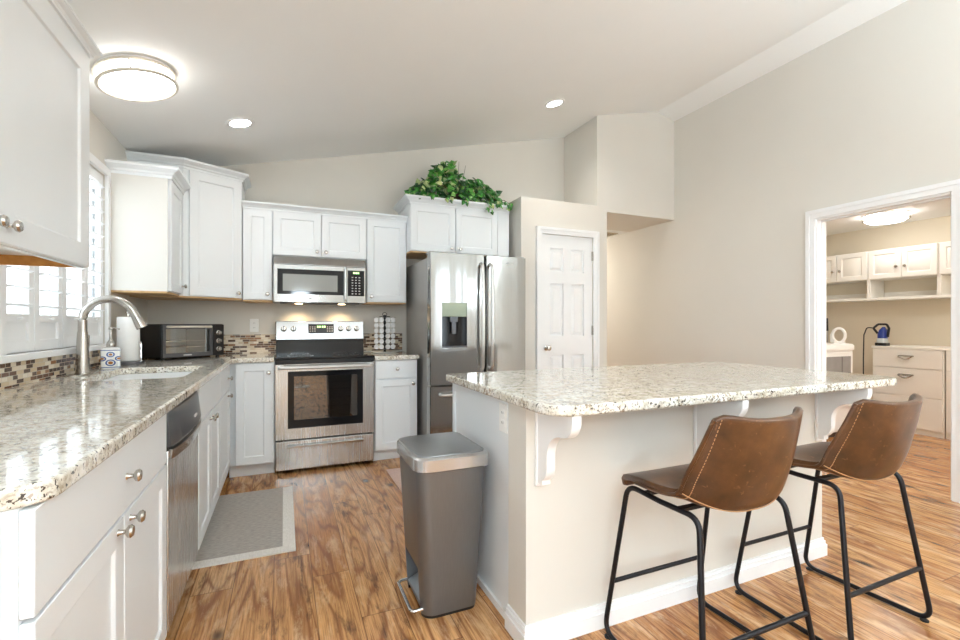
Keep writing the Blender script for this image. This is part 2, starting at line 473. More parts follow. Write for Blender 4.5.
# window wall with its opening
WY0, WY1, WZ0, WZ1 = 2.40, 3.535, 1.05, 2.10
bm = B()
box(bm, XL - 0.12, XL, YR - 0.1, -2.4, 0, 2.6); box(bm, XL - 0.12, XL, -0.8, WY0, 0, 2.6); box(bm, XL - 0.12, XL, -2.4, -0.8, 0, 0.3); box(bm, XL - 0.12, XL, -2.4, -0.8, 2.1, 2.6); box(bm, XL - 0.12, XL, WY1, YB + 0.1, 0, 2.6)  # also an unseen opening behind the camera, added for side light
box(bm, XL - 0.12, XL, WY0, WY1, 0, WZ0); box(bm, XL - 0.12, XL, WY0, WY1, WZ1, 2.6)
struct('wall_left', bm, M['wall'], label='beige wall with the shuttered window')

bm = B()
prism(bm, [(XL, 0), (3.02, 0), (3.02, zc(3.02) + 0.05), (XL, zc(XL) + 0.05)], YB, YB + 0.12, 'XZ')
struct('wall_back', bm, M['wall'], label='beige wall behind the stove')

# right wall with doorway to the laundry
DY0, DY1, DZ = 1.535, 2.385, 2.055
bm = B()
box(bm, XR, XR + 0.12, YR - 0.1, DY0, 0, 3.7); box(bm, XR, XR + 0.12, DY1, 6.8, 0, 3.7); box(bm, XR, XR + 0.12, DY0, DY1, DZ, 3.7)
struct('wall_right', bm, M['wall'], label='tall beige wall with the laundry doorway')

# rear wall behind the camera with two tall window openings
bm = B()
for x0, x1, z0, z1 in ((XL, 2.3, 0, 3.6), (2.7, 3.25, 0, 3.6), (3.65, XR, 0, 3.6), (2.3, 2.7, 2.45, 3.6), (3.25, 3.65, 2.45, 3.6), (2.3, 2.7, 0, 0.25), (3.25, 3.65, 0, 0.25)):
    box(bm, x0, x1, YR - 0.1, YR, z0, z1)
struct('wall_rear', bm, M['wall'], label='beige rear wall with two tall windows')

# pantry closet walls
PX0, PX1, PZ = 2.109, 3.135, 2.41
PDX0, PDX1, PDZ = 2.335, 2.955, 2.07
bm = B()
box(bm, PX0, PDX0, YF, YF + 0.1, 0, PZ); box(bm, PDX1, PX1, YF, YF + 0.1, 0, PZ); box(bm, PDX0, PDX1, YF, YF + 0.1, PDZ, PZ)
box(bm, PX0, PX0 + 0.1, YF + 0.1, YB, 0, PZ); box(bm, PX1 - 0.1, PX1, YF + 0.1, 6.7, 0, 2.36)
box(bm, PX0 + 0.1, PX1, YF + 0.1, YB, PZ - 0.04, PZ)
struct('wall_pantry', bm, M['wall'], label='beige pantry closet walls with a ledge on top', smooth=False)

# dropped wall above the hall opening
bm = B()
prism(bm, [(3.005, PZ), (PX1, PZ), (PX1, 2.358), (XR, 2.358), (XR, ZR - 0.0), (RIDGE, ZR + 0.04), (3.005, zc(3.005) + 0.04)], YF, YB + 0.12, 'XZ')
struct('wall_soffit', bm, M['wall'], label='beige wall dropping above the hall opening', smooth=False)
struct('ceiling_hall', box(B(), PX1 - 0.1, XR, YB + 0.12, 6.8, 2.358, 2.46), M['ceil'], label='hall ceiling')
struct('wall_hall', box(B(), PX1 - 0.1, XR, 6.7, 6.8, 0, 2.36), M['wall'], label='wall at the end of the hall')

# laundry room shell
LZ, LY0, LY1 = 2.37, 0.4, 3.85
struct('wall_laundry_far', box(B(), XW, XW + 0.1, LY0, LY1, 0, LZ), M['laundry_wall'], label='tan far wall of the laundry room')
struct('wall_laundry_left', box(B(), XR + 0.12, XW + 0.1, LY1, LY1 + 0.1, 0, LZ), M['laundry_wall'], label='tan side wall behind the washer')
struct('wall_laundry_right', box(B(), XR + 0.12, XW + 0.1, LY0 - 0.1, LY0, 0, LZ), M['laundry_wall'], label='tan near wall of the laundry room')
struct('ceiling_laundry', box(B(), XR + 0.12, XW + 0.1, LY0 - 0.1, LY1 + 0.1, LZ, LZ + 0.1), M['ceil'], label='laundry ceiling')

# doorway casing of the laundry door
def casing(bm, a, b, c, d, zt, w=0.07, t=0.018, axis='Y', side=-1):
    """stepped casing round an opening a..b on the wall plane c, in front of it"""
    for k, (ins, th) in enumerate(((0.0, t), (w * 0.55, t * 1.5))):
        w_o = w; w = w if k == 0 else w - 0.002
        lo, hi = c + side * th, c
        def bx(p0, p1, z0, z1):
            if axis == 'Y': box(bm, min(lo, hi), max(lo, hi), p0, p1, z0, z1)
            else: box(bm, p0, p1, min(lo, hi), max(lo, hi), z0, z1)
        if k == 0:
            bx(a - w, a, d, zt + w); bx(b, b + w, d, zt + w); bx(a, b, zt, zt + w)
        else:
            bx(a - w, a - ins, d, zt + w); bx(b + ins, b + w, d, zt + w); bx(a - ins, b + ins, zt + ins, zt + w)
        w = w_o
bm = B(); casing(bm, DY0, DY1, XR, 0.0, DZ, axis='Y', side=-1)
box(bm, XR, XR + 0.12, DY0, DY0 + 0.012, 0, DZ); box(bm, XR, XR + 0.12, DY1 - 0.012, DY1, 0, DZ); box(bm, XR, XR + 0.12, DY0 + 0.015, DY1 - 0.015, DZ - 0.015, DZ)
box(bm, XR + 0.05, XR + 0.09, DY1 - 0.02, DY1 - 0.012, 0, DZ - 0.015)
box(bm, XR + 0.05, XR + 0.09, DY0 + 0.015, DY1 - 0.015, DZ - 0.027, DZ - 0.015)
struct('trim_1', bm, M['trim'], label='white casing of the laundry doorway', smooth=False)
bm = B(); casing(bm, PDX0, PDX1, YF, 0.0, PDZ, w=0.066, axis='X', side=-1)
struct('trim_2', bm, M['trim'], label='white casing of the pantry door', smooth=False)

# pantry door: six raised panels, knob and hinges
bm = B()
dw = PDX1 - PDX0
box(bm, PDX0 + 0.002, PDX1 - 0.002, YF + 0.03, YF + 0.055, 0.01, PDZ - 0.003)
def dbx(x0, x1, z0, z1): box(bm, PDX0 + x0, PDX0 + x1, YF + 0.012, YF + 0.03, z0, z1)
st, mid = 0.105, 0.09
dbx(0.002, st, 0.01, PDZ - 0.003); dbx(dw - st, dw - 0.002, 0.01, PDZ - 0.003); dbx(dw / 2 - mid / 2, dw / 2 + mid / 2, 0.01, PDZ - 0.003)
rows = [(0.22, 0.86), (1.05, 1.58), (1.70, 1.935)]
zz = [0.01] + [z for r_ in rows for z in r_] + [PDZ - 0.003]
for x0, x1 in ((st, dw / 2 - mid / 2), (dw / 2 + mid / 2, dw - st)):
    for z0, z1 in zip(zz[0::2], zz[1::2]): dbx(x0, x1, z0, z1)
    for z0, z1 in rows:
        g = 0.022
        a = [(PDX0 + x0 + g * 0.4, z0 + g * 0.4), (PDX0 + x1 - g * 0.4, z0 + g * 0.4), (PDX0 + x1 - g * 0.4, z1 - g * 0.4), (PDX0 + x0 + g * 0.4, z1 - g * 0.4)]
        b = [(PDX0 + x0 + 1.8 * g, z0 + 1.8 * g), (PDX0 + x1 - 1.8 * g, z0 + 1.8 * g), (PDX0 + x1 - 1.8 * g, z1 - 1.8 * g), (PDX0 + x0 + 1.8 * g, z1 - 1.8 * g)]
        loft(bm, [[Vector((p[0], YF + 0.03, p[1])) for p in a], [Vector((p[0], YF + 0.016, p[1])) for p in b]])
door1 = struct('door_1', bm, M['trim'], label='white six-panel pantry door', smooth=False)
bm = B(); lathe(bm, [(0.027, 0), (0.027, 0.006), (0.011, 0.012), (0.010, 0.03), (0.024, 0.042), (0.028, 0.055), (0.022, 0.066), (0.001, 0.07)], 20, axis_mat((2.395, YF + 0.012, 0.935), (0, -1, 0)))
k = obj('door_knob', bm, M['nickel'], door1); k['label'] = 'satin nickel door knob'
for z in (0.3, 1.06, 1.83):
    bm = B(); cyl(bm, (PDX1 + 0.004, YF - 0.004, z), (0, 0, 1), 0.008, 0.095, 10); box(bm, PDX1 - 0.012, PDX1 + 0.02, YF - 0.0, YF + 0.013, z, z + 0.095)
    obj('hinge', bm, M['nickel'], door1)

# baseboards
def base_y(bm, x, y0, y1, side, h=0.1):
    for z0, z1, t in ((0, h * 0.72, 0.016), (h * 0.72, h, 0.009)):
        xs = sorted((x, x + side * t)); box(bm, xs[0], xs[1], y0, y1, z0, z1)
def base_x(bm, y, x0, x1, side, h=0.1):
    for z0, z1, t in ((0, h * 0.72, 0.016), (h * 0.72, h, 0.009)):
        ys = sorted((y, y + side * t)); box(bm, x0, x1, ys[0], ys[1], z0, z1)
bm = B(); base_y(bm, XR, DY1 + 0.08, 6.7, -1); base_y(bm, XR, YR, DY0 - 0.08, -1)
struct('baseboard_right', bm, M['trim'], label='white baseboard of the right wall')
bm = B(); base_x(bm, YF, PX0, PDX0 - 0.068, -1); base_x(bm, YF, PDX1 + 0.068, PX1, -1)
struct('baseboard_pantry', bm, M['trim'], label='white baseboard of the pantry')

# ---------------------------------------------------------------- kitchen window with plantation shutters
bm = B()
w = 0.05
box(bm, XL - 0.10, XL - 0.05, WY0, WY1, WZ0, WZ0 + w); box(bm, XL - 0.10, XL - 0.05, WY0, WY1, WZ1 - w, WZ1)
box(bm, XL - 0.10, XL - 0.05, WY0, WY0 + w, WZ0 + w, WZ1 - w); box(bm, XL - 0.10, XL - 0.05, WY1 - w, WY1, WZ0 + w, WZ1 - w)
box(bm, XL - 0.10, XL - 0.05, (WY0 + WY1) / 2 - 0.025, (WY0 + WY1) / 2 + 0.025, WZ0 + w, WZ1 - w)
win = struct('window_1', bm, M['trim'], label='white kitchen window behind plantation shutters')
obj('glass', box(B(), XL - 0.078, XL - 0.072, WY0 + w, WY1 - w, WZ0 + w, WZ1 - w), M['pane'], win)
bm = B(); box(bm, XL - 0.12, XL + 0.03, WY0 - 0.06, WY1 + 0.05, WZ0 - 0.03, WZ0); 
obj('window_sill', bm, M['trim'], win, bevel=0.004)
bm = B()
for y0, y1, z0, z1 in ((WY0 - 0.045, WY0, WZ0, WZ1 + 0.05), (WY1, WY1 + 0.045, WZ0, WZ1 + 0.05), (WY0, WY1, WZ1, WZ1 + 0.05)):
    box(bm, XL, XL + 0.02, y0, y1, z0, z1)
obj('window_casing', bm, M['trim'], win, bevel=0.003)
npan = 4
pw = (WY1 - WY0) / npan
for i in range(npan):
    y0 = WY0 + i * pw + 0.003; y1 = WY0 + (i + 1) * pw - 0.003
    s = thing('plantation_shutter', ['white plantation shutter panel nearest the overhead cabinet', 'second white plantation shutter panel, left of the faucet',
              'third white plantation shutter panel, directly behind the faucet', 'white plantation shutter panel beside the white side cabinet'][i], 'shutter', (XL, y0, WZ0 + 0.002), 0, 'shutter panels of the kitchen window')
    L_ = y1 - y0; H_ = WZ1 - WZ0 - 0.004
    st = 0.045
    bm = B(); box(bm, -0.034, -0.006, 0, st, 0, H_); box(bm, -0.034, -0.006, L_ - st, L_, 0, H_)
    box(bm, -0.034, -0.006, st, L_ - st, 0, 0.05); box(bm, -0.034, -0.006, st, L_ - st, H_ - 0.06, H_); box(bm, -0.034, -0.006, st, L_ - st, 0.13, 0.165)
    obj('frame', bm, M['trim'], s, bevel=0.002)
    bm = B()
    nl = 11
    for k2 in range(nl):
        z = 0.20 + k2 * (H_ - 0.06 - 0.23) / (nl - 1)
        loft(bm, [[Vector((-0.02 + 0.036 * math.cos(t) * math.cos(0.16) - 0.0055 * math.sin(t) * math.sin(0.16), yy, z + 0.036 * math.cos(t) * math.sin(0.16) + 0.0055 * math.sin(t))) for t in [2 * PI * j / 10 for j in range(10)]] for yy in (st, L_ - st)])
    obj('louvers', bm, M['trim'], s)
    bm = B(); box(bm, -0.028, -0.016, st, L_ - st, 0.05, 0.13)
    obj('bottom_panel', bm, M['trim'], s)
    bm = B(); lathe(bm, [(0.004, 0), (0.004, 0.01), (0.008, 0.016), (0.001, 0.022)], 10, axis_mat((-0.006, L_ / 2, 0.148), (1, 0, 0)))
    obj('pull_knob', bm, M['trim'], s)

# rear windows (behind the camera)
for n_, (x0, x1) in enumerate(((2.3, 2.7), (3.25, 3.65))):
    bm = B()
    for a, b, c, d in ((x0, x0 + 0.06, 0.25, 2.45), (x1 - 0.06, x1, 0.25, 2.45), (x0 + 0.06, x1 - 0.06, 0.25, 0.32), (x0 + 0.06, x1 - 0.06, 2.38, 2.45)):
        box(bm, a, b, YR - 0.08, YR - 0.02, c, d)
    struct('window_%d' % (n_ + 2), bm, M['trim'], label='tall rear window')

# backsplash tiles
CT = 0.915                      # worktop height
TH = 0.036
struct('trim_3', box(B(), XL, XL + 0.008, 0.95, YB, CT, WZ0 - 0.03), M['mosaic_y'], label='brown and cream mosaic tiles along the window wall')
bm = B(); box(bm, XL + 0.008, -0.068, YB - 0.008, YB, CT, 1.08); box(bm, 0.70, 1.085, YB - 0.008, YB, CT, 1.08)
struct('trim_4', bm, M['mosaic_x'], label='brown and cream mosaic tiles either side of the stove')

# ---------------------------------------------------------------- cabinets
def shaker(bm, x0, x1, z0, z1, t=0.02, fr=0.058, dep=0.009):
    g = 0.006
    f = fr
    ox = [(x0, z0), (x1, z0), (x1, z1), (x0, z1)]
    i1 = [(x0 + f, z0 + f), (x1 - f, z0 + f), (x1 - f, z1 - f), (x0 + f, z1 - f)]
    i2 = [(x0 + f + g, z0 + f + g), (x1 - f - g, z0 + f + g), (x1 - f - g, z1 - f - g), (x0 + f + g, z1 - f - g)]
    def ring(p, y): return [bm.verts.new((a, y, b)) for a, b in p]
    A = ring(ox, 0.0); Bv = ring(ox, -t); C = ring(i1, -t); D = ring(i2, -t + dep)
    fs = [bm.faces.new(A), bm.faces.new(D)]
    for r1, r2 in ((A, Bv), (Bv, C), (C, D)):
        for i in range(4): fs.append(bm.faces.new((r1[i], r1[(i + 1) % 4], r2[(i + 1) % 4], r2[i])))
    bmesh.ops.recalc_face_normals(bm, faces=fs)

def raised(bm, x0, x1, z0, z1, t=0.02):
    shaker(bm, x0, x1, z0, z1, t, 0.05, 0.010)
    a = 0.062; b = 0.082
    loft(bm, [[Vector((p, -t + 0.010, q_)) for p, q_ in ((x0 + a, z0 + a), (x1 - a, z0 + a), (x1 - a, z1 - a), (x0 + a, z1 - a))],
              [Vector((p, -t + 0.001, q_)) for p, q_ in ((x0 + b, z0 + b), (x1 - b, z0 + b), (x1 - b, z1 - b), (x0 + b, z1 - b))]])

def knob(parent, x, z, y=-0.02, mat=None, s=1.0):
    bm = B(); lathe(bm, [(0.0085 * s, 0), (0.006 * s, 0.004), (0.0055 * s, 0.014 * s), (0.014 * s, 0.020 * s), (0.016 * s, 0.026 * s), (0.012 * s, 0.031 * s), (0.001, 0.033 * s)], 16, axis_mat((x, y, z), (0, -1, 0)))
    return obj('knob', bm, mat or M['nickel'], parent)

def crown(parent, path, z0, mat=None, hgt=0.07, out=0.05):
    k_ = hgt / 0.07
    """crown moulding along a local xy path; outward is to the right of travel"""
    prof = [(0.0, 0.0), (0.008, 0.0), (0.008, 0.018 * k_), (out * 0.32, 0.022 * k_), (out * 0.44, 0.034 * k_), (out * 0.72, 0.044 * k_), (out - 0.004, 0.052 * k_), (out, 0.054 * k_), (out, hgt), (0.0, hgt)]
    P = [Vector((p[0], p[1])) for p in path]
    rings = []
    for i, p in enumerate(P):
        nrm = []
        if i > 0: d = (P[i] - P[i - 1]).normalized(); nrm.append(Vector((d.y, -d.x)))
        if i < len(P) - 1: d = (P[i + 1] - P[i]).normalized(); nrm.append(Vector((d.y, -d.x)))
        if len(nrm) == 1: m = nrm[0]
        else:
            m = (nrm[0] + nrm[1]).normalized(); m = m / max(0.3, m.dot(nrm[0]))
        rings.append([Vector((p.x + m.x * o_, p.y + m.y * o_, z0 + z_)) for o_, z_ in prof])
    bm = B(); loft(bm, rings)
    return obj('crown_molding', bm, mat or M['cab'], parent, smooth=False)

def cabinet(name, label, cat, loc, rot, w, d, h, fronts, group=None, toe=False, ply=False, carc=None, lift=0.0, fr=0.058):
    t = thing(name, label, cat, loc, rot, group)
    bm = B()
    z0 = lift
    if toe:
        box(bm, 0, w, 0.065, d, 0, 0.1); z0 = 0.1
    box(bm, 0, w, 0, d, z0, h)
    obj('carcass', bm, carc or M['cab'], t, bevel=0.0015)
    if ply:
        o = obj('bottom_panel', box(B(), 0.004, w - 0.004, 0.004, d, -0.012, 0), M['ply'], t); o['label'] = 'raw maple underside'
    for f in fronts:
        kind, x0, x1, a, b = f[:5]
        bm = B()
        if kind == 'door': shaker(bm, x0, x1, a, b, fr=fr); nm = 'door'
        elif kind == 'rdoor': raised(bm, x0, x1, a, b); nm = 'door'
        else: box(bm, x0, x1, -0.02, 0, a, b); nm = 'drawer'
        o = obj(nm, bm, carc or M['cab'], t, bevel=0.002)
        for kx, kz in f[5:]: knob(o, kx, kz)
    return t

R90 = PI / 2
UG = 'white shaker wall cabinets'
# near wall cabinet over the worktop (faces +X)
UX = -0.695
t = cabinet('wall_cabinet', 'large white wall cabinet nearest the camera, cut off at the top left corner', 'cabinet', (UX, 1.07, 1.385), R90, 1.095, UX - XL, 0.80,
            [('door', 0.004, 0.49, 0.003, 0.795, (0.462, 0.05)), ('door', 0.496, 1.092, 0.003, 0.795, (0.53, 0.05))], UG, lift=0.035, fr=0.08)
crown(t, [(0, UX * 0 + (UX - XL)), (0, -0.02), (1.095, -0.02), (1.095, UX - XL)], 0.797, hgt=0.036, out=0.03)
o = obj('bottom_rail', box(B(), 1.077, 1.095, 0.018, UX - XL, 0, 0.035), M['rail'], t); o['label'] = 'amber wood rail under the cabinet'
obj('face_rail', box(B(), 0, 1.095, 0, 0.018, 0, 0.035), M['cab'], t)

# window-side wall cabinet (faces +X), its end panel towards the camera
t = cabinet('wall_cabinet', 'white wall cabinet beside the window with a plain end panel', 'cabinet', (-0.71, 3.585, 1.39), R90, 0.393, -0.71 - XL, 0.75,
            [('door', 0.02, 0.38, 0.004, 0.74, (0.345, 0.06))], UG, ply=True)
crown(t, [(0, -0.71 - XL), (0, -0.02), (0.393, -0.02)], 0.745, hgt=0.07)
o = obj('end_panel', box(B(), -0.004, 0.0, -0.002, -0.71 - XL, 0, 0.745), M['cabcream'], t)

# diagonal corner wall cabinet
p0 = Vector((-0.69, 3.985)); p1 = Vector((-0.318, 4.195))
dv = p1 - p0; ang = math.atan2(dv.y, dv.x); wd = dv.length
t = thing('wall_cabinet', 'tall white wall cabinet set diagonally across the corner', 'cabinet', (p0.x, p0.y, 1.383), ang, UG)
def loc2(x, y):
    v = Vector((x, y)) - p0; return (v.x * math.cos(-ang) - v.y * math.sin(-ang), v.x * math.sin(-ang) + v.y * math.cos(-ang))
poly = [(0, 0), (wd, 0), loc2(p1.x, YB), loc2(XL, YB), loc2(XL, p0.y)]
bm = B(); prism(bm, poly, 0, 0.965); obj('carcass', bm, M['cab'], t, bevel=0.0015, smooth=False)
bm = B(); prism(bm, [(0, 0.004), (wd, 0.004), loc2(p1.x, YB - 0.01), loc2(XL + 0.01, YB - 0.01), loc2(XL + 0.01, p0.y + 0.004)], -0.012, 0)
o = obj('bottom_panel', bm, M['ply'], t); o['label'] = 'raw maple underside'
bm = B(); shaker(bm, 0.035, wd - 0.012, 0.004, 0.945, fr=0.062); o = obj('door', bm, M['cab'], t, bevel=0.002); knob(o, wd - 0.045, 0.04)
crown(t, [loc2(XL, p0.y), (0, -0.0), (wd, -0.0), loc2(p1.x, YB)], 0.95, hgt=0.065)

# back wall cabinets
YU = 4.20
t = cabinet('wall_cabinet', 'narrow white wall cabinet between the corner cabinet and the microwave', 'cabinet', (-0.314, YU, 1.372), 0, 0.224, YB - YU, 0.755,
            [('door', 0.004, 0.22, 0.004, 0.75, (0.186, 0.05))], UG, ply=True)
crown(t, [(0, -0.02), (0.224, -0.02)], 0.748, hgt=0.055, out=0.045)
t = cabinet('wall_cabinet', 'short two-door white wall cabinet above the microwave', 'cabinet', (-0.09, YU, 1.752), 0, 0.775, YB - YU, 0.375,
            [('door', 0.004, 0.384, 0.004, 0.37, (0.35, 0.045)), ('door', 0.390, 0.771, 0.004, 0.37, (0.425, 0.045))], UG)
crown(t, [(0, -0.02), (0.775, -0.02)], 0.368, hgt=0.055, out=0.045)
t = cabinet('wall_cabinet', 'white wall cabinet between the microwave and the refrigerator', 'cabinet', (0.685, YU, 1.372), 0, 0.366, YB - YU, 0.755,
            [('door', 0.004, 0.362, 0.004, 0.75, (0.04, 0.05))], UG, ply=True)
crown(t, [(0, -0.02), (0.366, -0.02), (0.366, YB - YU)], 0.748, hgt=0.055, out=0.045)
# cabinet above the refrigerator
YFc = 4.06
t = cabinet('wall_cabinet', 'white two-door cabinet above the refrigerator, carrying the ivy', 'cabinet', (1.052, YFc, 1.842), 0, 1.0, YB - YFc, 0.44,
            [('door', 0.004, 0.432, 0.004, 0.425, (0.395, 0.04)), ('door', 0.44, 0.872, 0.004, 0.425, (0.478, 0.04))], UG, ply=True)
obj('filler_strip', box(B(), 0.876, 1.0, -0.018, 0.0, 0.0, 0.425), M['cab'], t)
crown(t, [(0, YB - YFc), (0, -0.02), (1.0, -0.02)], 0.425, hgt=0.065, out=0.06)

# base cabinets, left run (face +X)
BX = -0.39                      # carcass face, doors stand 2 cm proud
BD = BX - XL
BG = 'white base cabinets'
t = cabinet('base_cabinet', 'white base cabinet nearest the camera with one wide drawer over two doors', 'cabinet', (BX, 0.955, 0), R90, 0.905, BD - 0.002, CT - TH,
            [('drawer', 0.004, 0.90, 0.70, CT - TH - 0.004, (0.47, 0.785)), ('door', 0.004, 0.449, 0.105, 0.692, (0.405, 0.668)), ('door', 0.455, 0.90, 0.105, 0.692, (0.50, 0.668))], BG, toe=True)
obj('end_panel', box(B(), -0.022, -0.005, 0.02, BD - 0.002, 0, CT - TH), M['cab'], t)
t = cabinet('base_cabinet', 'white sink base cabinet between the dishwasher and the corner', 'cabinet', (BX, 2.475, 0), R90, 1.36, BD - 0.002, CT - TH,
            [('drawer', 0.03, 0.80, 0.70, CT - TH - 0.004), ('drawer', 0.81, 1.355, 0.70, CT - TH - 0.004, (1.22, 0.785)),
             ('door', 0.03, 0.41, 0.105, 0.692, (0.37, 0.66)), ('door', 0.42, 0.80, 0.105, 0.692, (0.46, 0.66)), ('door', 0.81, 1.355, 0.105, 0.692, (1.22, 0.66))], BG, toe=True)
# base cabinets, back run
YC = 3.88
t = cabinet('base_cabinet', 'white base cabinet in the corner, left of the stove', 'cabinet', (-0.385, YC, 0), 0, 0.316, YB - YC - 0.01, CT - TH,
            [('door', 0.048, 0.302, 0.105, CT - TH - 0.006, (0.275, 0.80))], BG, toe=True)
t = cabinet('base_cabinet', 'small white base cabinet between the stove and the refrigerator', 'cabinet', (0.70, YC, 0), 0, 0.37, YB - YC - 0.01, 0.868,
            [('drawer', 0.006, 0.362, 0.712, 0.862, (0.187, 0.79)), ('door', 0.006, 0.362, 0.105, 0.70, (0.325, 0.66))], BG, toe=True)

# worktops
KX = -0.352                     # front edge of the left worktop
yk = 3.845
poly = [(XL + 0.01, 0.948)]
r0 = 0.07
poly += [(KX - r0 + r0 * math.sin(a), 0.948 + r0 - r0 * math.cos(a)) for a in [PI / 2 * k2 / 8 for k2 in range(9)]]
poly += [(KX, yk - 0.03), (KX + 0.03, yk), (-0.070, yk), (-0.070, YB - 0.01), (XL + 0.01, YB - 0.01)]
SKX0, SKX1, SKY0, SKY1 = -0.87, -0.46, 2.60, 3.28
bm = B(); prism(bm, poly, CT - TH, CT)
cut = B(); prism(cut, rrect(SKX0, SKX1, SKY0, SKY1, 0.06), CT - 0.2, CT + 0.1)
bm = diff(bm, cut)
tag(obj('countertop', bm, M['granite'], bevel=0.007, seg=3), 'L-shaped speckled granite worktop with the sink along the window', 'countertop', 'granite worktops')
bm = B(); prism(bm, [(0.697, 3.835), (1.077, 3.835), (1.077, YB - 0.01), (0.697, YB - 0.01)], 0.869, 0.905)
tag(obj('countertop', bm, M['granite'], bevel=0.006, seg=3), 'short granite worktop between the stove and the refrigerator', 'countertop', 'granite worktops')

# sink
t = thing('sink', 'stainless undermount sink set into the window worktop', 'sink', ((SKX0 + SKX1) / 2, (SKY0 + SKY1) / 2, CT - TH - 0.20))
hx, hy = (SKX1 - SKX0) / 2, (SKY1 - SKY0) / 2
rings = []
for ins, z in ((-0.018, 0.199), (0.002, 0.199), (0.004, 0.19), (0.02, 0.02), (0.05, 0.002)):
    rings.append([Vector((p[0], p[1], z)) for p in rrect(-hx + ins, hx - ins, -hy + ins, hy - ins, 0.06)])
bm = B(); rv = loft(bm, rings, cap=False); bm.faces.new(rv[-1])
o = obj('basin', bm, M['basin'], t)
md = o.modifiers.new('thick', 'SOLIDIFY'); md.thickness = 0.0015; md.offset = 0
bm = B(); lathe(bm, [(0.045, 0), (0.045, 0.003), (0.03, 0.004), (0.028, 0.001), (0.001, 0.001)], 24, Matrix.Translation((0, 0, 0.003))); obj('drain', bm, M['chrome'], t)

# faucet
t = thing('faucet', 'tall brushed nickel gooseneck faucet behind the sink', 'faucet', (-0.955, 2.965, CT))
bm = B(); prism(bm, rrect(-0.034, 0.034, -0.14, 0.14, 0.033), 0, 0.006); obj('deck_plate', bm, M['nickel'], t, bevel=0.002)
bm = B(); lathe(bm, [(0.030, 0.006), (0.030, 0.03), (0.026, 0.10), (0.0235, 0.19), (0.0215, 0.22)], 24); obj('body', bm, M['nickel'], t)
arc = [(0, 0, 0.21), (0, 0, 0.28)] + [(0.112 - 0.112 * math.cos(a), 0, 0.278 + 0.112 * math.sin(a)) for a in [PI * k2 / 18 for k2 in range(17)]]
bm = B(); tube(bm, arc, [0.0195] * len(arc), 16); obj('spout', bm, M['nickel'], t)
e = Vector(arc[-1]); dd = (Vector(arc[-1]) - Vector(arc[-2])).normalized()
bm = B(); tube(bm, [e - dd * 0.005, e + dd * 0.02, e + dd * 0.06, e + dd * 0.085], [0.0205, 0.0215, 0.026, 0.027], 18); o = obj('spray_head', bm, M['nickel'], t)
bm = B(); cyl(bm, (0, 0.0, 0.075), (0, 1, 0), 0.013, 0.045, 14); tube(bm, [(0, 0.04, 0.075), (0.002, 0.052, 0.10), (0.004, 0.06, 0.165), (0.004, 0.058, 0.20)], [0.009, 0.008, 0.006, 0.007], 10); obj('handle', bm, M['nickel'], t)

# soap dispenser of painted ceramic
t = thing('soap_dispenser', 'painted white and blue ceramic soap dispenser by the faucet', 'soap dispenser', (-0.935, 3.31, CT + 0.0), math.radians(14))
rings = [[Vector((p[0], p[1], z)) for p in rrect(-a, a, -a, a, 0.014)] for a, z in ((0.040, 0), (0.045, 0.006), (0.045, 0.112), (0.040, 0.120), (0.022, 0.124))]
bm = B(); loft(bm, rings); obj('bottle', bm, M['talavera'], t)
bm = B(); lathe(bm, [(0.020, 0.123), (0.022, 0.128), (0.022, 0.142), (0.016, 0.155), (0.010, 0.165), (0.006, 0.17), (0.005, 0.225), (0.011, 0.228), (0.011, 0.24), (0.001, 0.243)], 16)
tube(bm, [(0, 0, 0.234), (0.02, -0.01, 0.236), (0.04, -0.02, 0.228)], 0.004, 8); obj('pump', bm, M['nickel'], t)

# paper towel holder and roll
px, py = -0.925, 3.60
t = thing('paper_towel_holder', 'upright paper towel holder with dark round base in the corner', 'paper towel holder', (px, py, CT))
bm = B(); lathe(bm, [(0.088, 0), (0.09, 0.003), (0.09, 0.012), (0.084, 0.018), (0.001, 0.018)], 32); obj('base', bm, M['dwpanel'], t)
bm = B(); cyl(bm, (0, 0, 0.016), (0, 0, 1), 0.009, 0.315, 12); obj('post', bm, M['nickel'], t)
bm = B(); lathe(bm, [(0.009, 0.328), (0.016, 0.331), (0.016, 0.336), (0.008, 0.342), (0.017, 0.352), (0.017, 0.362), (0.008, 0.37), (0.001, 0.371)], 16); obj('finial', bm, M['nickel'], t)
bm = B(); tube(bm, fillet([(0.074, -0.03, 0.014), (0.074, -0.03, 0.13), (0.066, -0.027, 0.145)], 0.01), 0.006, 8); obj('tension_arm', bm, M['chrome'], t)
bm = B(); lathe(bm, [(0.02, 0.022), (0.058, 0.022), (0.060, 0.026), (0.060, 0.300), (0.058, 0.304), (0.02, 0.302), (0.02, 0.29)], 40)
tag(obj('paper_towel_roll', bm, M['paper'], loc=(px, py, CT)), 'white roll of paper towels standing on the holder', 'paper towel')

# toaster oven across the corner
t = thing('toaster_oven', 'black toaster oven with glass door angled in the corner', 'toaster oven', (-0.785, 3.80, CT), math.radians(42))
tw, td, th = 0.468, 0.335, 0.258
z0 = 0.014
bm = B()
box(bm, 0, tw, 0.014, td, z0, z0 + 0.012); box(bm, 0, tw, 0.014, td, th - 0.012, th); box(bm, 0, 0.012, 0.014, td, z0, th); box(bm, tw - 0.10, tw, 0.014, td, z0, th); box(bm, 0, tw, td - 0.012, td, z0, th)
obj('body', bm, M['black'], t, bevel=0.004)
bm = B(); fx0, fx1 = 0.006, tw - 0.095
box(bm, fx0, fx1, 0, 0.014, z0 + 0.004, z0 + 0.035); box(bm, fx0, fx1, 0, 0.014, th - 0.035, th - 0.004); box(bm, fx0, fx0 + 0.022, 0, 0.014, z0 + 0.035, th - 0.035); box(bm, fx1 - 0.022, fx1, 0, 0.014, z0 + 0.035, th - 0.035)
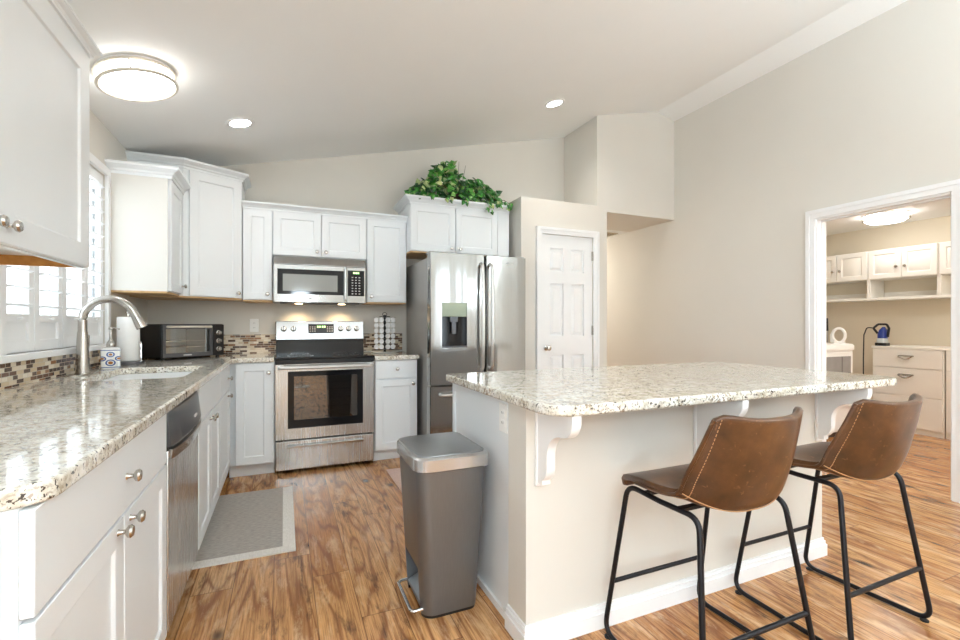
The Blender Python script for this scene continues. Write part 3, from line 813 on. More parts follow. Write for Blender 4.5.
d_ = obj('door', bm, M['dwpanel'], t, bevel=0.002)
obj('glass', box(B(), fx0 + 0.022, fx1 - 0.022, 0.004, 0.008, z0 + 0.035, th - 0.035), M['toastglass'], d_)
bm = B(); tube(bm, fillet([(fx0 + 0.03, 0.0, th - 0.02), (fx0 + 0.03, -0.03, th - 0.02), (fx1 - 0.03, -0.03, th - 0.02), (fx1 - 0.03, 0, th - 0.02)], 0.008), 0.0085, 10); obj('handle', bm, M['lampring'], d_)
obj('badge', box(B(), 0.15, 0.21, -0.001, 0.0, z0 + 0.014, z0 + 0.022), M['bone'], d_)
obj('control_panel', box(B(), tw - 0.092, tw - 0.002, 0, 0.014, z0 + 0.004, th - 0.004), M['black'], t, bevel=0.002)
for kz in (0.066, 0.128, 0.190):
    bm = B(); lathe(bm, [(0.019, 0), (0.019, 0.004), (0.016, 0.006), (0.014, 0.02), (0.001, 0.021)], 18, axis_mat((tw - 0.047, 0, kz), (0, -1, 0))); obj('dial', bm, M['nickel'], t)
bm = B()
for zz_ in (0.09, 0.135):
    for k2 in range(9): tube(bm, [(0.014, 0.03 + k2 * 0.028, zz_), (tw - 0.102, 0.03 + k2 * 0.028, zz_)], 0.0018, 6)
    tube(bm, [(0.014, 0.026, zz_), (tw - 0.102, 0.026, zz_)], 0.003, 6)
obj('wire_rack', bm, M['chrome'], t)
bm = B(); box(bm, 0.013, tw - 0.101, 0.02, td - 0.013, z0 + 0.013, z0 + 0.017); box(bm, 0.013, tw - 0.101, td - 0.016, td - 0.0125, z0 + 0.018, th - 0.013); obj('liner', bm, M['handle'], t)
for fx, fy in ((0.03, 0.04), (tw - 0.03, 0.04), (0.03, td - 0.03), (tw - 0.03, td - 0.03)):
    obj('foot', cyl(B(), (fx, fy, 0), (0, 0, 1), 0.012, 0.015, 12), M['rubber'], t)

# wall outlet
def outlet(name, label, loc, rot):
    t = thing(name, label, 'outlet', loc, rot)
    obj('cover_plate', box(B(), -0.036, 0.036, -0.006, 0, -0.058, 0.058), M['plastic_white'], t, bevel=0.003)
    for z in (-0.02, 0.02):
        bm = B(); prism(bm, rrect(-0.017, 0.017, z - 0.014, z + 0.014, 0.006), -0.008, -0.006, 'XZ'); o = obj('socket', bm, M['plastic_white'], t)
        bm = B()
        for sx in (-0.006, 0.006): box(bm, sx - 0.001, sx + 0.001, -0.0085, -0.008, z - 0.003, z + 0.006)
        obj('slots', bm, M['dark'], o)
outlet('wall_outlet', 'white wall outlet above the tiles left of the stove', (-0.245, YB, 1.16), 0)

# ---------------------------------------------------------------- dishwasher
DW0, DW1 = 1.866, 2.468
t = thing('dishwasher', 'stainless dishwasher under the window worktop', 'dishwasher', (BX, DW0, 0), R90)
wdw = DW1 - DW0
obj('tub', box(B(), 0.006, wdw - 0.006, 0.03, BD - 0.05, 0.1, CT - TH - 0.004), M['dark'], t)
bm = B(); box(bm, 0.004, wdw - 0.004, -0.022, 0.03, 0.105, 0.735); obj('door_panel', bm, M['steely'], t, bevel=0.004)
bm = B()
prf = [(0.0, 0.74), (-0.048, 0.748), (-0.055, 0.758), (-0.038, 0.858), (-0.028, 0.868), (0.03, 0.868), (0.03, 0.74)]
ring = lambda x, s: [Vector((x, (y if y > -0.02 else y * s), z)) for y, z in prf]
loft(bm, [ring(0.004, 0.55)] + [ring(0.004 + (wdw - 0.008) * k2 / 12, 0.55 + 0.45 * math.sin(PI * k2 / 12) ** 0.6) for k2 in range(1, 12)] + [ring(wdw - 0.004, 0.55)])
cp = obj('control_panel', bm, M['dwpanel'], t, bevel=0.002)
obj('badge', box(B(), 0.33, 0.37, -0.0535, -0.049, 0.79, 0.80), M['bone'], cp)
bm = B(); loft(bm, [[Vector((x, y - 0.024 * math.sin(PI * k2 / 12) ** 0.7, z)) for y, z in ((-0.022, 0.70), (-0.030, 0.705), (-0.034, 0.738), (-0.022, 0.742))] for k2, x in [(k3, 0.01 + (wdw - 0.02) * k3 / 12) for k3 in range(13)]])
obj('handle', bm, M['steelh'], t)
obj('toe_plate', box(B(), 0.004, wdw - 0.004, 0.05, 0.06, 0.0, 0.1), M['dark'], t)

# ---------------------------------------------------------------- stove
RX0, RX1 = -0.066, 0.694
t = thing('stove', 'stainless electric range with black glass cooktop', 'stove', (RX0, 3.86, 0))
W_ = RX1 - RX0
bm = B()
box(bm, 0.002, W_ - 0.002, 0.05, 0.625, 0.03, 0.26); box(bm, 0.002, 0.05, 0.05, 0.625, 0.26, 0.895); box(bm, W_ - 0.05, W_ - 0.002, 0.05, 0.625, 0.26, 0.895)
box(bm, 0.05, W_ - 0.05, 0.05, 0.625, 0.84, 0.895); box(bm, 0.05, W_ - 0.05, 0.56, 0.625, 0.26, 0.84)
obj('body', bm, M['dark'], t)
bm = B()
obj('cooktop', box(B(), -0.002, W_ + 0.002, -0.012, 0.57, 0.893, 0.912), M['bglass'], t, bevel=0.005)
obj('front_trim', box(B(), 0, W_, -0.004, 0.05, 0.862, 0.893), M['black'], t, bevel=0.003)
# backguard
bm = B(); prism(bm, [(0.56, 0.905), (0.63, 0.905), (0.63, 1.035), (0.575, 1.035)], 0.0, W_, 'YZ'); obj('lower_backguard', bm, M['bglass'], t, bevel=0.003)
bm = B(); prism(bm, [(0.562, 1.03), (0.63, 1.03), (0.63, 1.20), (0.592, 1.20)], -0.004, W_ + 0.004, 'YZ'); bg = obj('backguard', bm, M['steelh'], t, bevel=0.005)
nb = Vector((0, -0.17, 0.03)).normalized()
def bgp(x, z): return Vector((x, 0.562 + 0.03 * (z - 1.03) / 0.17, z))
for kx in (0.062, 0.142, 0.552, 0.624, 0.697):
    bm = B(); lathe(bm, [(0.024, 0), (0.024, 0.004), (0.021, 0.006), (0.019, 0.026), (0.016, 0.030), (0.001, 0.030)], 22, axis_mat(bgp(kx, 1.128), nb))
    kb = obj('burner_knob', bm, M['nickel'], bg)
    bm = B(); box(bm, kx - 0.003, kx + 0.003, bgp(kx, 1.128).y - 0.036, bgp(kx, 1.128).y - 0.03, 1.115, 1.156); obj('pointer', bm, M['black'], kb)
bm = B()
a, b, c, d = bgp(0.268, 1.088), bgp(0.49, 1.088), bgp(0.49, 1.172), bgp(0.268, 1.172)
loft(bm, [[p + nb * 0.0 for p in (a, b, c, d)], [p + nb * 0.004 for p in (a, b, c, d)]]); dsp = obj('display', bm, M['bglass'], bg)
bm = B()
for k2, x in enumerate((0.350, 0.368, 0.392, 0.410)):
    p = bgp(x, 1.145) + nb * 0.0045
    box(bm, x - 0.006, x + 0.006, p.y - 0.0006, p.y, 1.14, 1.156)
obj('digits', bm, M['green_led'], dsp)
bm = B()
for z in (1.108, 1.128, 1.146):
    for x in (0.285, 0.305, 0.325, 0.435, 0.455, 0.475):
        p = bgp(x, z) + nb * 0.0045
        box(bm, x - 0.005, x + 0.005, p.y - 0.0005, p.y, z - 0.003, z + 0.003)
obj('key_print', bm, M['bone'], dsp)
# oven door with a real window opening
bm = B()
wx0, wx1, wz0, wz1 = 0.092, W_ - 0.092, 0.352, 0.80
for x0, x1, a, b in ((0.003, wx0, 0.268, 0.856), (wx1, W_ - 0.003, 0.268, 0.856), (wx0, wx1, 0.268, wz0), (wx0, wx1, wz1, 0.856)): box(bm, x0, x1, 0.0, 0.045, a, b)
bmesh.ops.remove_doubles(bm, verts=bm.verts, dist=0.0001)
dr = obj('oven_door', bm, M['steely'], t)
bm = B(); f = 0.045
for x0, x1, a, b in ((wx0, wx0 + f, wz0, wz1), (wx1 - f, wx1, wz0, wz1), (wx0 + f, wx1 - f, wz0, wz0 + 0.065), (wx0 + f, wx1 - f, wz1 - 0.04, wz1)): box(bm, x0, x1, 0.004, 0.03, a, b)
obj('window_border', bm, M['bglass'], dr)
obj('window_glass', box(B(), wx0 + f, wx1 - f, 0.008, 0.012, wz0 + 0.065, wz1 - 0.04), M['ovenglass'], dr)
bm = B(); tube(bm, fillet([(0.03, 0.0, 0.832), (0.03, -0.042, 0.832), (W_ - 0.03, -0.042, 0.832), (W_ - 0.03, 0.0, 0.832)], 0.015), 0.0125, 12); obj('door_handle', bm, M['handle'], dr)
obj('vent_strip', box(B(), 0.06, W_ - 0.06, -0.001, 0.0, 0.846, 0.851), M['dark'], dr)
bm = B()
box(bm, 0.052, W_ - 0.052, 0.54, 0.559, 0.262, 0.838); box(bm, 0.0505, 0.056, 0.06, 0.54, 0.262, 0.838); box(bm, W_ - 0.056, W_ - 0.0505, 0.06, 0.54, 0.262, 0.838); box(bm, 0.052, W_ - 0.052, 0.06, 0.54, 0.2605, 0.267)
obj('oven_liner', bm, M['graymetal'], t)
for z in (0.50, 0.64):
    bm = B()
    for k2 in range(20): tube(bm, [(0.07 + k2 * (W_ - 0.14) / 19, 0.07, z), (0.07 + k2 * (W_ - 0.14) / 19, 0.53, z)], 0.0022, 6)
    tube(bm, [(0.058, 0.07, z), (W_ - 0.058, 0.07, z)], 0.004, 6); tube(bm, [(0.058, 0.53, z), (W_ - 0.058, 0.53, z)], 0.004, 6)
    obj('oven_rack', bm, M['chrome'], t)
bm = B(); box(bm, 0.003, W_ - 0.003, 0.0, 0.045, 0.028, 0.255); d_ = obj('storage_drawer', bm, M['steely'], t, bevel=0.006)
bm = B(); prism(bm, [(0.0, 0.196), (-0.022, 0.202), (-0.024, 0.222), (-0.006, 0.228), (0.0, 0.228)], 0.09, W_ - 0.09, 'YZ'); obj('drawer_pull', bm, M['steelh'], d_, bevel=0.003)
bm = B(); 
for fx in (0.05, W_ - 0.05):
    for fy in (0.1, 0.58): obj('foot', cyl(B(), (fx, fy, 0), (0, 0, 1), 0.02, 0.031, 12), M['rubber'], t)
bm.free()
# burner rings on the glass
bm = B()
for cx_, cy_, r_ in ((0.19, 0.16, 0.10), (0.57, 0.16, 0.085), (0.19, 0.42, 0.075), (0.57, 0.42, 0.10)):
    N = 36
    a = [bm.verts.new((cx_ + r_ * math.cos(2 * PI * k2 / N), cy_ + r_ * math.sin(2 * PI * k2 / N), 0.9125)) for k2 in range(N)]
    b = [bm.verts.new((cx_ + (r_ - 0.004) * math.cos(2 * PI * k2 / N), cy_ + (r_ - 0.004) * math.sin(2 * PI * k2 / N), 0.9125)) for k2 in range(N)]
    for k2 in range(N): bm.faces.new((a[k2], a[(k2 + 1) % N], b[(k2 + 1) % N], b[k2]))
obj('burner_rings', bm, M['dwpanel'], t)

# ---------------------------------------------------------------- microwave
MY = 4.135
t = thing('microwave', 'stainless over-the-range microwave under the short wall cabinet', 'microwave', (-0.083, MY, 1.352))
MW, MH = 0.752, 0.392
bm = B(); box(bm, 0.002, MW - 0.002, 0.03, YB - MY, 0.006, MH); obj('body', bm, M['graymetal'], t, bevel=0.003)
bm = B(); prism(bm, [(0.0, MH - 0.068), (0.0, MH - 0.060), (0.03, MH - 0.004), (0.06, MH), (0.06, MH - 0.068)], 0.0, MW, 'YZ'); obj('vent_cover', bm, M['steelh'], t, bevel=0.002)
bm = B(); x1 = 0.585
for a, b, c, d in ((0.002, 0.030, 0.008, MH - 0.073), (x1 - 0.025, x1, 0.008, MH - 0.073), (0.030, x1 - 0.025, 0.008, 0.072), (0.030, x1 - 0.025, MH - 0.108, MH - 0.073)): box(bm, a, b, 0, 0.03, c, d)
bmesh.ops.remove_doubles(bm, verts=bm.verts, dist=0.0001)
d_ = obj('door', bm, M['steelh'], t)
obj('door_glass', box(B(), 0.030, x1 - 0.025, 0.004, 0.025, 0.072, MH - 0.108), M['bglass'], d_)
o = obj('window_mesh', box(B(), 0.072, x1 - 0.075, 0.002, 0.0035, 0.10, MH - 0.150), simple('grey_window_mesh', lin(150, 152, 148), 0.12), d_); o['label'] = 'grey see-through window'
obj('badge', box(B(), 0.25, 0.30, -0.001, 0, 0.035, 0.043), M['graymetal'], d_)
bm = B(); tube(bm, fillet([(x1 - 0.012, 0.0, 0.03), (x1 - 0.012, -0.035, 0.03), (x1 - 0.012, -0.035, MH - 0.085), (x1 - 0.012, 0, MH - 0.085)], 0.012), 0.0105, 10); obj('handle', bm, M['handle'], d_)
bm = B(); box(bm, x1 + 0.004, MW - 0.002, 0, 0.03, 0.008, MH - 0.073); cp = obj('control_surround', bm, M['steelh'], t, bevel=0.002)
obj('keypad', box(B(), x1 + 0.012, MW - 0.014, -0.003, 0.0, 0.068, MH - 0.10), M['bglass'], cp)
bm = B(); xm = (x1 + MW) / 2
for k2 in range(3): box(bm, xm - 0.026 + k2 * 0.018, xm - 0.012 + k2 * 0.018, -0.0036, -0.003, MH - 0.128, MH - 0.113)
obj('clock_digits', bm, M['green_led'], cp)
bm = B()
for r_ in range(7):
    for c_ in range(3): box(bm, xm - 0.040 + c_ * 0.030, xm - 0.026 + c_ * 0.030, -0.0036, -0.003, 0.084 + r_ * 0.024, 0.091 + r_ * 0.024)
obj('key_print', bm, M['bone'], cp)
bm = B(); box(bm, 0.05, MW - 0.05, 0.05, YB - MY - 0.02, 0.0, 0.006); obj('underside', bm, M['black'], t)
for lx in (0.20, 0.56):
    obj('task_lamp', cyl(B(), (lx, 0.14, -0.003), (0, 0, 1), 0.03, 0.004, 16), M['ovenlite'], t)
    l = bpy.data.lights.new('task_light', 'SPOT'); l.energy = 2.6; l.color = (1.0, 0.68, 0.36); l.spot_size = 2.0; l.spot_blend = 0.7; l.shadow_soft_size = 0.03
    lo = bpy.data.objects.new('task_light', l); COL.objects.link(lo); lo.parent = t; lo.location = (lx, 0.20, -0.02); lo.rotation_euler = (math.radians(18), 0, 0)

# ---------------------------------------------------------------- refrigerator
FX0, FX1, FY = 1.10, 2.01, 3.61
t = thing('refrigerator', 'stainless french-door refrigerator with a water dispenser', 'refrigerator', (FX0, FY, 0))
FW = FX1 - FX0
obj('cabinet', box(B(), 0.012, FW - 0.012, 0.075, 0.82, 0.04, 1.735), M['graymetal'], t, bevel=0.005)
obj('base_grille', box(B(), 0.03, FW - 0.03, 0.07, 0.6, 0.0, 0.055), M['black'], t)
def bulge(x): return 0.0 - 0.022 * (1 - ((x - FW / 2) / (FW / 2)) ** 2)
def fdoor(x0, x1, z0, z1, hole=None):
    N = 14
    pts = [(x0, 0.065)] + [(x0 + 0.004, bulge(x0) + 0.012)] + [(x0 + 0.012 + (x1 - x0 - 0.024) * k2 / N, bulge(x0 + 0.012 + (x1 - x0 - 0.024) * k2 / N)) for k2 in range(N + 1)] + [(x1 - 0.004, bulge(x1) + 0.012), (x1, 0.065)]
    bm = B(); prism(bm, pts[::-1], z0, z1)
    if hole:
        c_ = B(); box(c_, hole[0], hole[1], -0.08, 0.045, hole[2], hole[3]); bm = diff(bm, c_)
    return bm
dx0, dx1, dz0, dz1 = 0.105, 0.325, 0.975, 1.352
d1 = obj('door', fdoor(0.0, 0.492, 0.665, 1.765, (dx0, dx1, dz0, dz1)), M['steel'], t)
d2 = obj('door', fdoor(0.498, FW, 0.665, 1.765), M['steel'], t)
d3 = obj('freezer_drawer', fdoor(0.0, FW, 0.06, 0.65), M['steel'], t)
obj('dispenser_well', box(B(), dx0, dx1, 0.036, 0.044, dz0, 1.235), M['bglass'], d1)
bm = B(); box(bm, dx0, dx1, -0.014, 0.03, 1.235, dz1); o = obj('dispenser_panel', bm, simple('pale_green_dispenser_panel', lin(140, 148, 128), 0.25, 0.3), d1, bevel=0.002); o['label'] = 'pale grey-green display panel'
bm = B(); box(bm, 0.195, 0.235, 0.0, 0.02, 1.09, 1.19); box(bm, 0.18, 0.25, -0.002, 0.035, 1.19, 1.235); obj('dispenser_paddle', bm, M['dwpanel'], d1, bevel=0.003)
obj('drip_tray', box(B(), dx0, dx1, -0.012, 0.036, dz0, dz0 + 0.012), M['dwpanel'], d1)
def fhandle(x, par):
    p = [(x, bulge(x) - 0.004, 0.78), (x, bulge(x) - 0.045, 0.80), (x, bulge(x) - 0.058, 1.0), (x, bulge(x) - 0.062, 1.23), (x, bulge(x) - 0.058, 1.46), (x, bulge(x) - 0.045, 1.67), (x, bulge(x) - 0.004, 1.69)]
    bm = B(); tube(bm, fillet(p, 0.03), 0.0135, 12); obj('door_handle', bm, M['handle'], par)
fhandle(0.452, d1); fhandle(0.538, d2)
bm = B(); tube(bm, fillet([(0.09, bulge(0.09) + 0.002, 0.585), (0.09, bulge(0.09) - 0.05, 0.585), (FW / 2, -0.085, 0.585), (FW - 0.09, bulge(0.09) - 0.05, 0.585), (FW - 0.09, bulge(0.09) + 0.002, 0.585)], 0.03), 0.0135, 12); obj('drawer_handle', bm, M['handle'], d3)
obj('badge', box(B(), 0.70, 0.765, bulge(0.73) - 0.0025, bulge(0.73) + 0.002, 1.70, 1.712), M['bone'], d2)
obj('hinge_cover', box(B(), 0.01, 0.09, 0.03, 0.14, 1.765, 1.782), M['graymetal'], t, bevel=0.004)
obj('hinge_cover', box(B(), FW - 0.09, FW - 0.01, 0.03, 0.14, 1.765, 1.782), M['graymetal'], t, bevel=0.004)

# ---------------------------------------------------------------- ivy arrangement on the cabinet
t = thing('potted_ivy', 'trailing green ivy arrangement on top of the refrigerator cabinet', 'plant', (1.55, 4.2, 2.332))
bm = B(); lathe(bm, [(0.08, 0.0), (0.10, 0.02), (0.115, 0.08), (0.12, 0.09), (0.11, 0.09), (0.10, 0.065), (0.001, 0.065)], 20); obj('basket', bm, M['basket'], t)
leafshape = [(0, 0), (0.28, 0.02), (0.52, 0.22), (0.36, 0.40), (0.30, 0.58), (0.0, 1.0), (-0.30, 0.58), (-0.36, 0.40), (-0.52, 0.22), (-0.28, 0.02)]
bm = B(); stems = B()
def leaf(p, n, up, s):
    n = n.normalized(); up = (up - n * up.dot(n)); up = up.normalized() if up.length > 1e-4 else n.orthogonal().normalized(); sd = n.cross(up)
    L = []; c0 = bm.verts.new(p + up * s * 0.0)
    mid_ = [bm.verts.new(p + up * s * t_ + n * s * 0.05) for t_ in (0.35, 0.7)]
    vs = [bm.verts.new(p + sd * s * x + up * s * y - n * s * (0.22 * abs(x) + 0.12 * y * y)) for x, y in leafshape[1:]]
    right = vs[:4]; tip = vs[4]; left = vs[5:]
    for tri in ((c0, vs[0], vs[1], mid_[0]), (mid_[0], vs[1], vs[2]), (mid_[0], vs[2], vs[3], mid_[1]), (mid_[1], vs[3], vs[4]),
                (c0, mid_[0], vs[7], vs[8]), (mid_[0], vs[6], vs[7]), (mid_[0], mid_[1], vs[5], vs[6]), (mid_[1], vs[4], vs[5])):
        bm.faces.new(tri)
rnd = random.Random(21)
for i in range(1050):
    u = rnd.uniform(-1, 1)
    xx = u * 0.49
    hp = (0.19 + 0.23 * math.exp(-((xx + 0.12) / 0.15) ** 2) + 0.07 * math.exp(-((xx - 0.25) / 0.12) ** 2)) * (1 - abs(u) ** 5 * 0.75)
    fz = rnd.random() ** 0.75
    z = -0.01 + hp * fz
    depth = rnd.uniform(-0.185, 0.10) * (1 - 0.45 * fz)
    p = Vector((xx + rnd.uniform(-0.03, 0.03), depth, z + 0.01))
    n = Vector((xx * 1.2 + rnd.uniform(-0.7, 0.7), -0.75 + rnd.uniform(-0.5, 0.5), 0.35 + rnd.uniform(-0.4, 0.6)))
    leaf(p, n, Vector((rnd.uniform(-1, 1), rnd.uniform(-0.4, 0.4), rnd.uniform(-1.0, 0.7))), rnd.uniform(0.04, 0.072))
for (tx, tz, cnt) in ((0.26, -0.09, 10), (0.0, -0.03, 7), (-0.15, -0.02, 6), (0.36, -0.02, 8), (0.46, -0.03, 10), (-0.30, -0.01, 6)):
    for k2 in range(cnt):
        s_ = k2 / cnt
        p = Vector((tx + rnd.uniform(-0.03, 0.03), -0.225 + rnd.uniform(-0.015, 0.0), 0.03 + (tz - 0.03) * s_))
        leaf(p, Vector((rnd.uniform(-0.5, 0.5), -1, rnd.uniform(-0.1, 0.5))), Vector((rnd.uniform(-0.6, 0.6), 0, -1)), rnd.uniform(0.03, 0.05))
    tube(stems, [(tx * 0.5, 0, 0.09), (tx, -0.14, 0.07), (tx, -0.215, 0.03), (tx, -0.22, tz + 0.02)], 0.003, 6)
for k2 in range(26):
    a = rnd.uniform(0, 2 * PI); xx = rnd.uniform(-0.42, 0.42)
    tube(stems, [(rnd.uniform(-0.05, 0.05), rnd.uniform(-0.05, 0.05), 0.07), (xx * 0.6, rnd.uniform(-0.1, 0.05), 0.14), (xx, rnd.uniform(-0.13, 0.08), 0.06 + 0.16 * math.exp(-((xx + 0.08) / 0.24) ** 2))], 0.003, 6)
for xx, zz_ in ((0.02, 0.43), (0.09, 0.40), (-0.02, 0.41)): tube(stems, [(xx * 0.3, 0, 0.08), (xx * 0.6, -0.02, 0.2), (xx, -0.03, zz_)], [0.003, 0.003, 0.0015], 6)
obj('foliage', bm, M['leaf'], t, smooth=False); obj('stems', stems, M['stem'], t)

# ---------------------------------------------------------------- coffee pod carousel
SPX, SPY, SPA = 0.865, 4.27, math.radians(-11.5)
t = thing('pod_carousel', 'coffee pod carousel on a white dish beside the stove', 'pod holder', (SPX, SPY, 0.905), SPA)
bm = B(); lathe(bm, [(0.09, 0), (0.125, 0.006), (0.13, 0.012), (0.12, 0.012), (0.09, 0.008), (0.001, 0.008)], 32); obj('base_dish', bm, M['plastic_white'], t)
bm = B(); cyl(bm, (0, 0.02, 0.008), (0, 0, 1), 0.012, 0.345, 12); obj('column', bm, M['black'], t)
bm = B(); cyl(bm, (0, 0.02, 0.335), (0, 0, 1), 0.05, 0.006, 24); obj('top_plate', bm, M['black'], t)
bm = B(); tube(bm, [(0.02 * math.cos(a_), 0.02, 0.358 + 0.018 * math.sin(a_)) for a_ in [2 * PI * k2 / 20 for k2 in range(21)]], 0.003, 6); obj('carry_loop', bm, M['black'], t)
jb = B(); lathe(jb, [(0.001, -0.032), (0.014, -0.032), (0.019, -0.003), (0.0225, -0.002), (0.0225, 0.0), (0.001, 0.0)], 20)
jar0 = obj('coffee_pod', jb, simple('pod_cup_plastic', lin(60, 56, 54), 0.4))
lb = B(); lathe(lb, [(0.0235, -0.0015), (0.0235, 0.0015), (0.021, 0.0025), (0.019, 0.0012), (0.001, 0.0016)], 24)
lid0 = obj('lid', lb, simple('white_foil', lin(226, 226, 226), 0.3, 0.25, var=0.04, scale=60), jar0); lid0['label'] = 'white foil lid'
bm = B()
base = Matrix.Translation((SPX, SPY, 0.905)) @ Matrix.Rotation(SPA, 4, 'Z')
rown = ['bottom', 'second', 'third', 'fourth', 'fifth', 'top']; coln = ['outer left', 'inner left', 'inner right', 'outer right']
fi = 0
for cc, (lx, ly, an) in enumerate(((-0.0745, -0.050, -24), (-0.0290, -0.070, -24), (0.0290, -0.070, 24), (0.0745, -0.050, 24))):
    for rw in range(6):
        if fi == 0: j, l_ = jar0, lid0
        else:
            j = jar0.copy(); COL.objects.link(j); l_ = lid0.copy(); COL.objects.link(l_); l_.parent = j
        j.matrix_world = base @ Matrix.Translation((lx, ly, 0.058 + rw * 0.0495)) @ Matrix.Rotation(math.radians(an), 4, 'Z') @ Matrix.Rotation(R90, 4, 'X')
        tag(j, 'white-lidded coffee pod in the %s row of the carousel, %s column' % (rown[rw], coln[cc]), 'coffee pod', 'coffee pods in the carousel')
        fi += 1
for rw in range(7):
    bm = B(); z = 0.033 + rw * 0.0495
    prism(bm, [(-0.10, -0.034), (-0.002, -0.074), (0.002, -0.074), (0.10, -0.034), (0.085, 0.0), (0.01, 0.045), (-0.01, 0.045), (-0.085, 0.0)], z - 0.0012, z + 0.0005)
    obj('shelf', bm, M['black'], t)

# ---------------------------------------------------------------- ceiling lights
slope = -math.atan(0.233)
t = thing('ceiling_light', 'round double-ring flush ceiling light above the sink', 'ceiling light', (-0.715, 2.885, zc(-0.715)))
t.rotation_euler = (0, slope, 0)
bm = B(); lathe(bm, [(0.001, -0.012), (0.166, -0.012), (0.17, -0.015), (0.17, 0.0), (0.001, 0.0)], 48); obj('ceiling_plate', bm, M['trim'], t)
bm = B(); lathe(bm, [(0.001, -0.076), (0.15, -0.076), (0.164, -0.070), (0.164, -0.012), (0.001, -0.012)], 48); obj('diffuser', bm, M['diffuser'], t)
for z in (-0.018, -0.072):
    bm = B(); tube(bm, [(0.172 * math.cos(a), 0.172 * math.sin(a), z) for a in [2 * PI * k2 / 48 for k2 in range(49)]], 0.0085, 8); obj('ring', bm, M['lampring'], t)
bm = B()
for k2 in range(3):
    a = 0.6 + 2 * PI * k2 / 3; tube(bm, [(0.175 * math.cos(a), 0.175 * math.sin(a), -0.018), (0.175 * math.cos(a), 0.175 * math.sin(a), -0.072)], 0.004, 6)
obj('ring_posts', bm, M['nickel'], t)
def can(label, x, y, pw_):
    t = thing('recessed_light', label, 'ceiling light', (x, y, zc(x)), 0, 'recessed ceiling lights'); t.rotation_euler = (0, slope, 0)
    bm = B(); lathe(bm, [(0.0675, -0.0005), (0.068, -0.006), (0.08, -0.008), (0.09, -0.006), (0.094, 0.0)], 32, cap=False); obj('trim_ring', bm, M['trim'], t)
    bm = B(); lathe(bm, [(0.001, -0.005), (0.0675, -0.005), (0.0675, -0.0005), (0.001, -0.0005)], 32); obj('lens', bm, M['canlens'], t)
    l = bpy.data.lights.new('downlight', 'SPOT'); l.energy = pw_; l.spot_size = 2.4; l.spot_blend = 0.8; l.shadow_soft_size = 0.05; l.color = (1.0, 0.96, 0.9)
    lo = bpy.data.objects.new('downlight', l); COL.objects.link(lo); lo.parent = t; lo.location = (0, 0, -0.02)
can('recessed ceiling light nearer the window wall, above the corner cabinet', -0.285, 3.60, 5)
can('recessed ceiling light nearer the pantry, right of the ivy', 2.255, 3.53, 14)

# hall: ceiling vent and lamp
t = thing('ceiling_vent', 'dark louvred vent on the hall ceiling', 'vent', (3.86, 4.95, 2.358))
bm = B()
for a, b, c, d in ((-0.15, -0.13, -0.2, 0.2), (0.13, 0.15, -0.2, 0.2), (-0.13, 0.13, -0.2, -0.18), (-0.13, 0.13, 0.18, 0.2)): box(bm, a, b, c, d, -0.008, 0)
obj('frame', bm, simple('vent_tan', lin(176, 164, 142), 0.6), t)
bm = B()
for k2 in range(9): box(bm, -0.13, 0.13, -0.165 + k2 * 0.04, -0.145 + k2 * 0.04, -0.006, -0.002)
obj('slats', bm, simple('vent_tan_slats', lin(150, 138, 118), 0.6), t)
t = thing('hall_ceiling_light', 'round hall ceiling lamp hidden behind the pantry', 'ceiling light', (3.45, 6.0, 2.358))
bm = B(); lathe(bm, [(0.001, -0.07), (0.10, -0.06), (0.14, -0.02), (0.15, 0.0), (0.001, 0.0)], 32); obj('globe', bm, emis('hall_lamp_globe', (1.0, 0.94, 0.84, 1), 50.0), t)

# added fill lamps shaped as torchieres, unseen behind the camera, brightening ceiling and walls
for gx, gy, pw_, lab in ((0.3, -1.3, 125, 'added torchiere-shaped fill lamp behind the camera nearer the window wall'), (3.3, -0.9, 120, 'added torchiere-shaped fill lamp behind the camera nearer the right wall')):
    t = thing('fill_lamp', lab, 'fill lamp', (gx, gy, 0), 0, 'unseen fill lamps behind the camera')
    bm = B(); lathe(bm, [(0.14, 0), (0.15, 0.01), (0.14, 0.025), (0.001, 0.03)], 24); obj('base', bm, M['nickel'], t)
    obj('pole', cyl(B(), (0, 0, 0.02), (0, 0, 1), 0.014, 1.68, 12), M['nickel'], t)
    bm = B(); lathe(bm, [(0.03, 1.69), (0.10, 1.72), (0.17, 1.80), (0.165, 1.80), (0.095, 1.73), (0.001, 1.705)], 28); obj('fill_bowl', bm, M['bowl'], t)
    l = bpy.data.lights.new('fill_uplight', 'SPOT'); l.energy = pw_; l.spot_size = 2.9; l.spot_blend = 0.5; l.shadow_soft_size = 0.12; l.color = LAMP
    lo = bpy.data.objects.new('fill_uplight', l); COL.objects.link(lo); lo.parent = t; lo.location = (0, 0, 1.79); lo.rotation_euler = (PI, 0, 0)

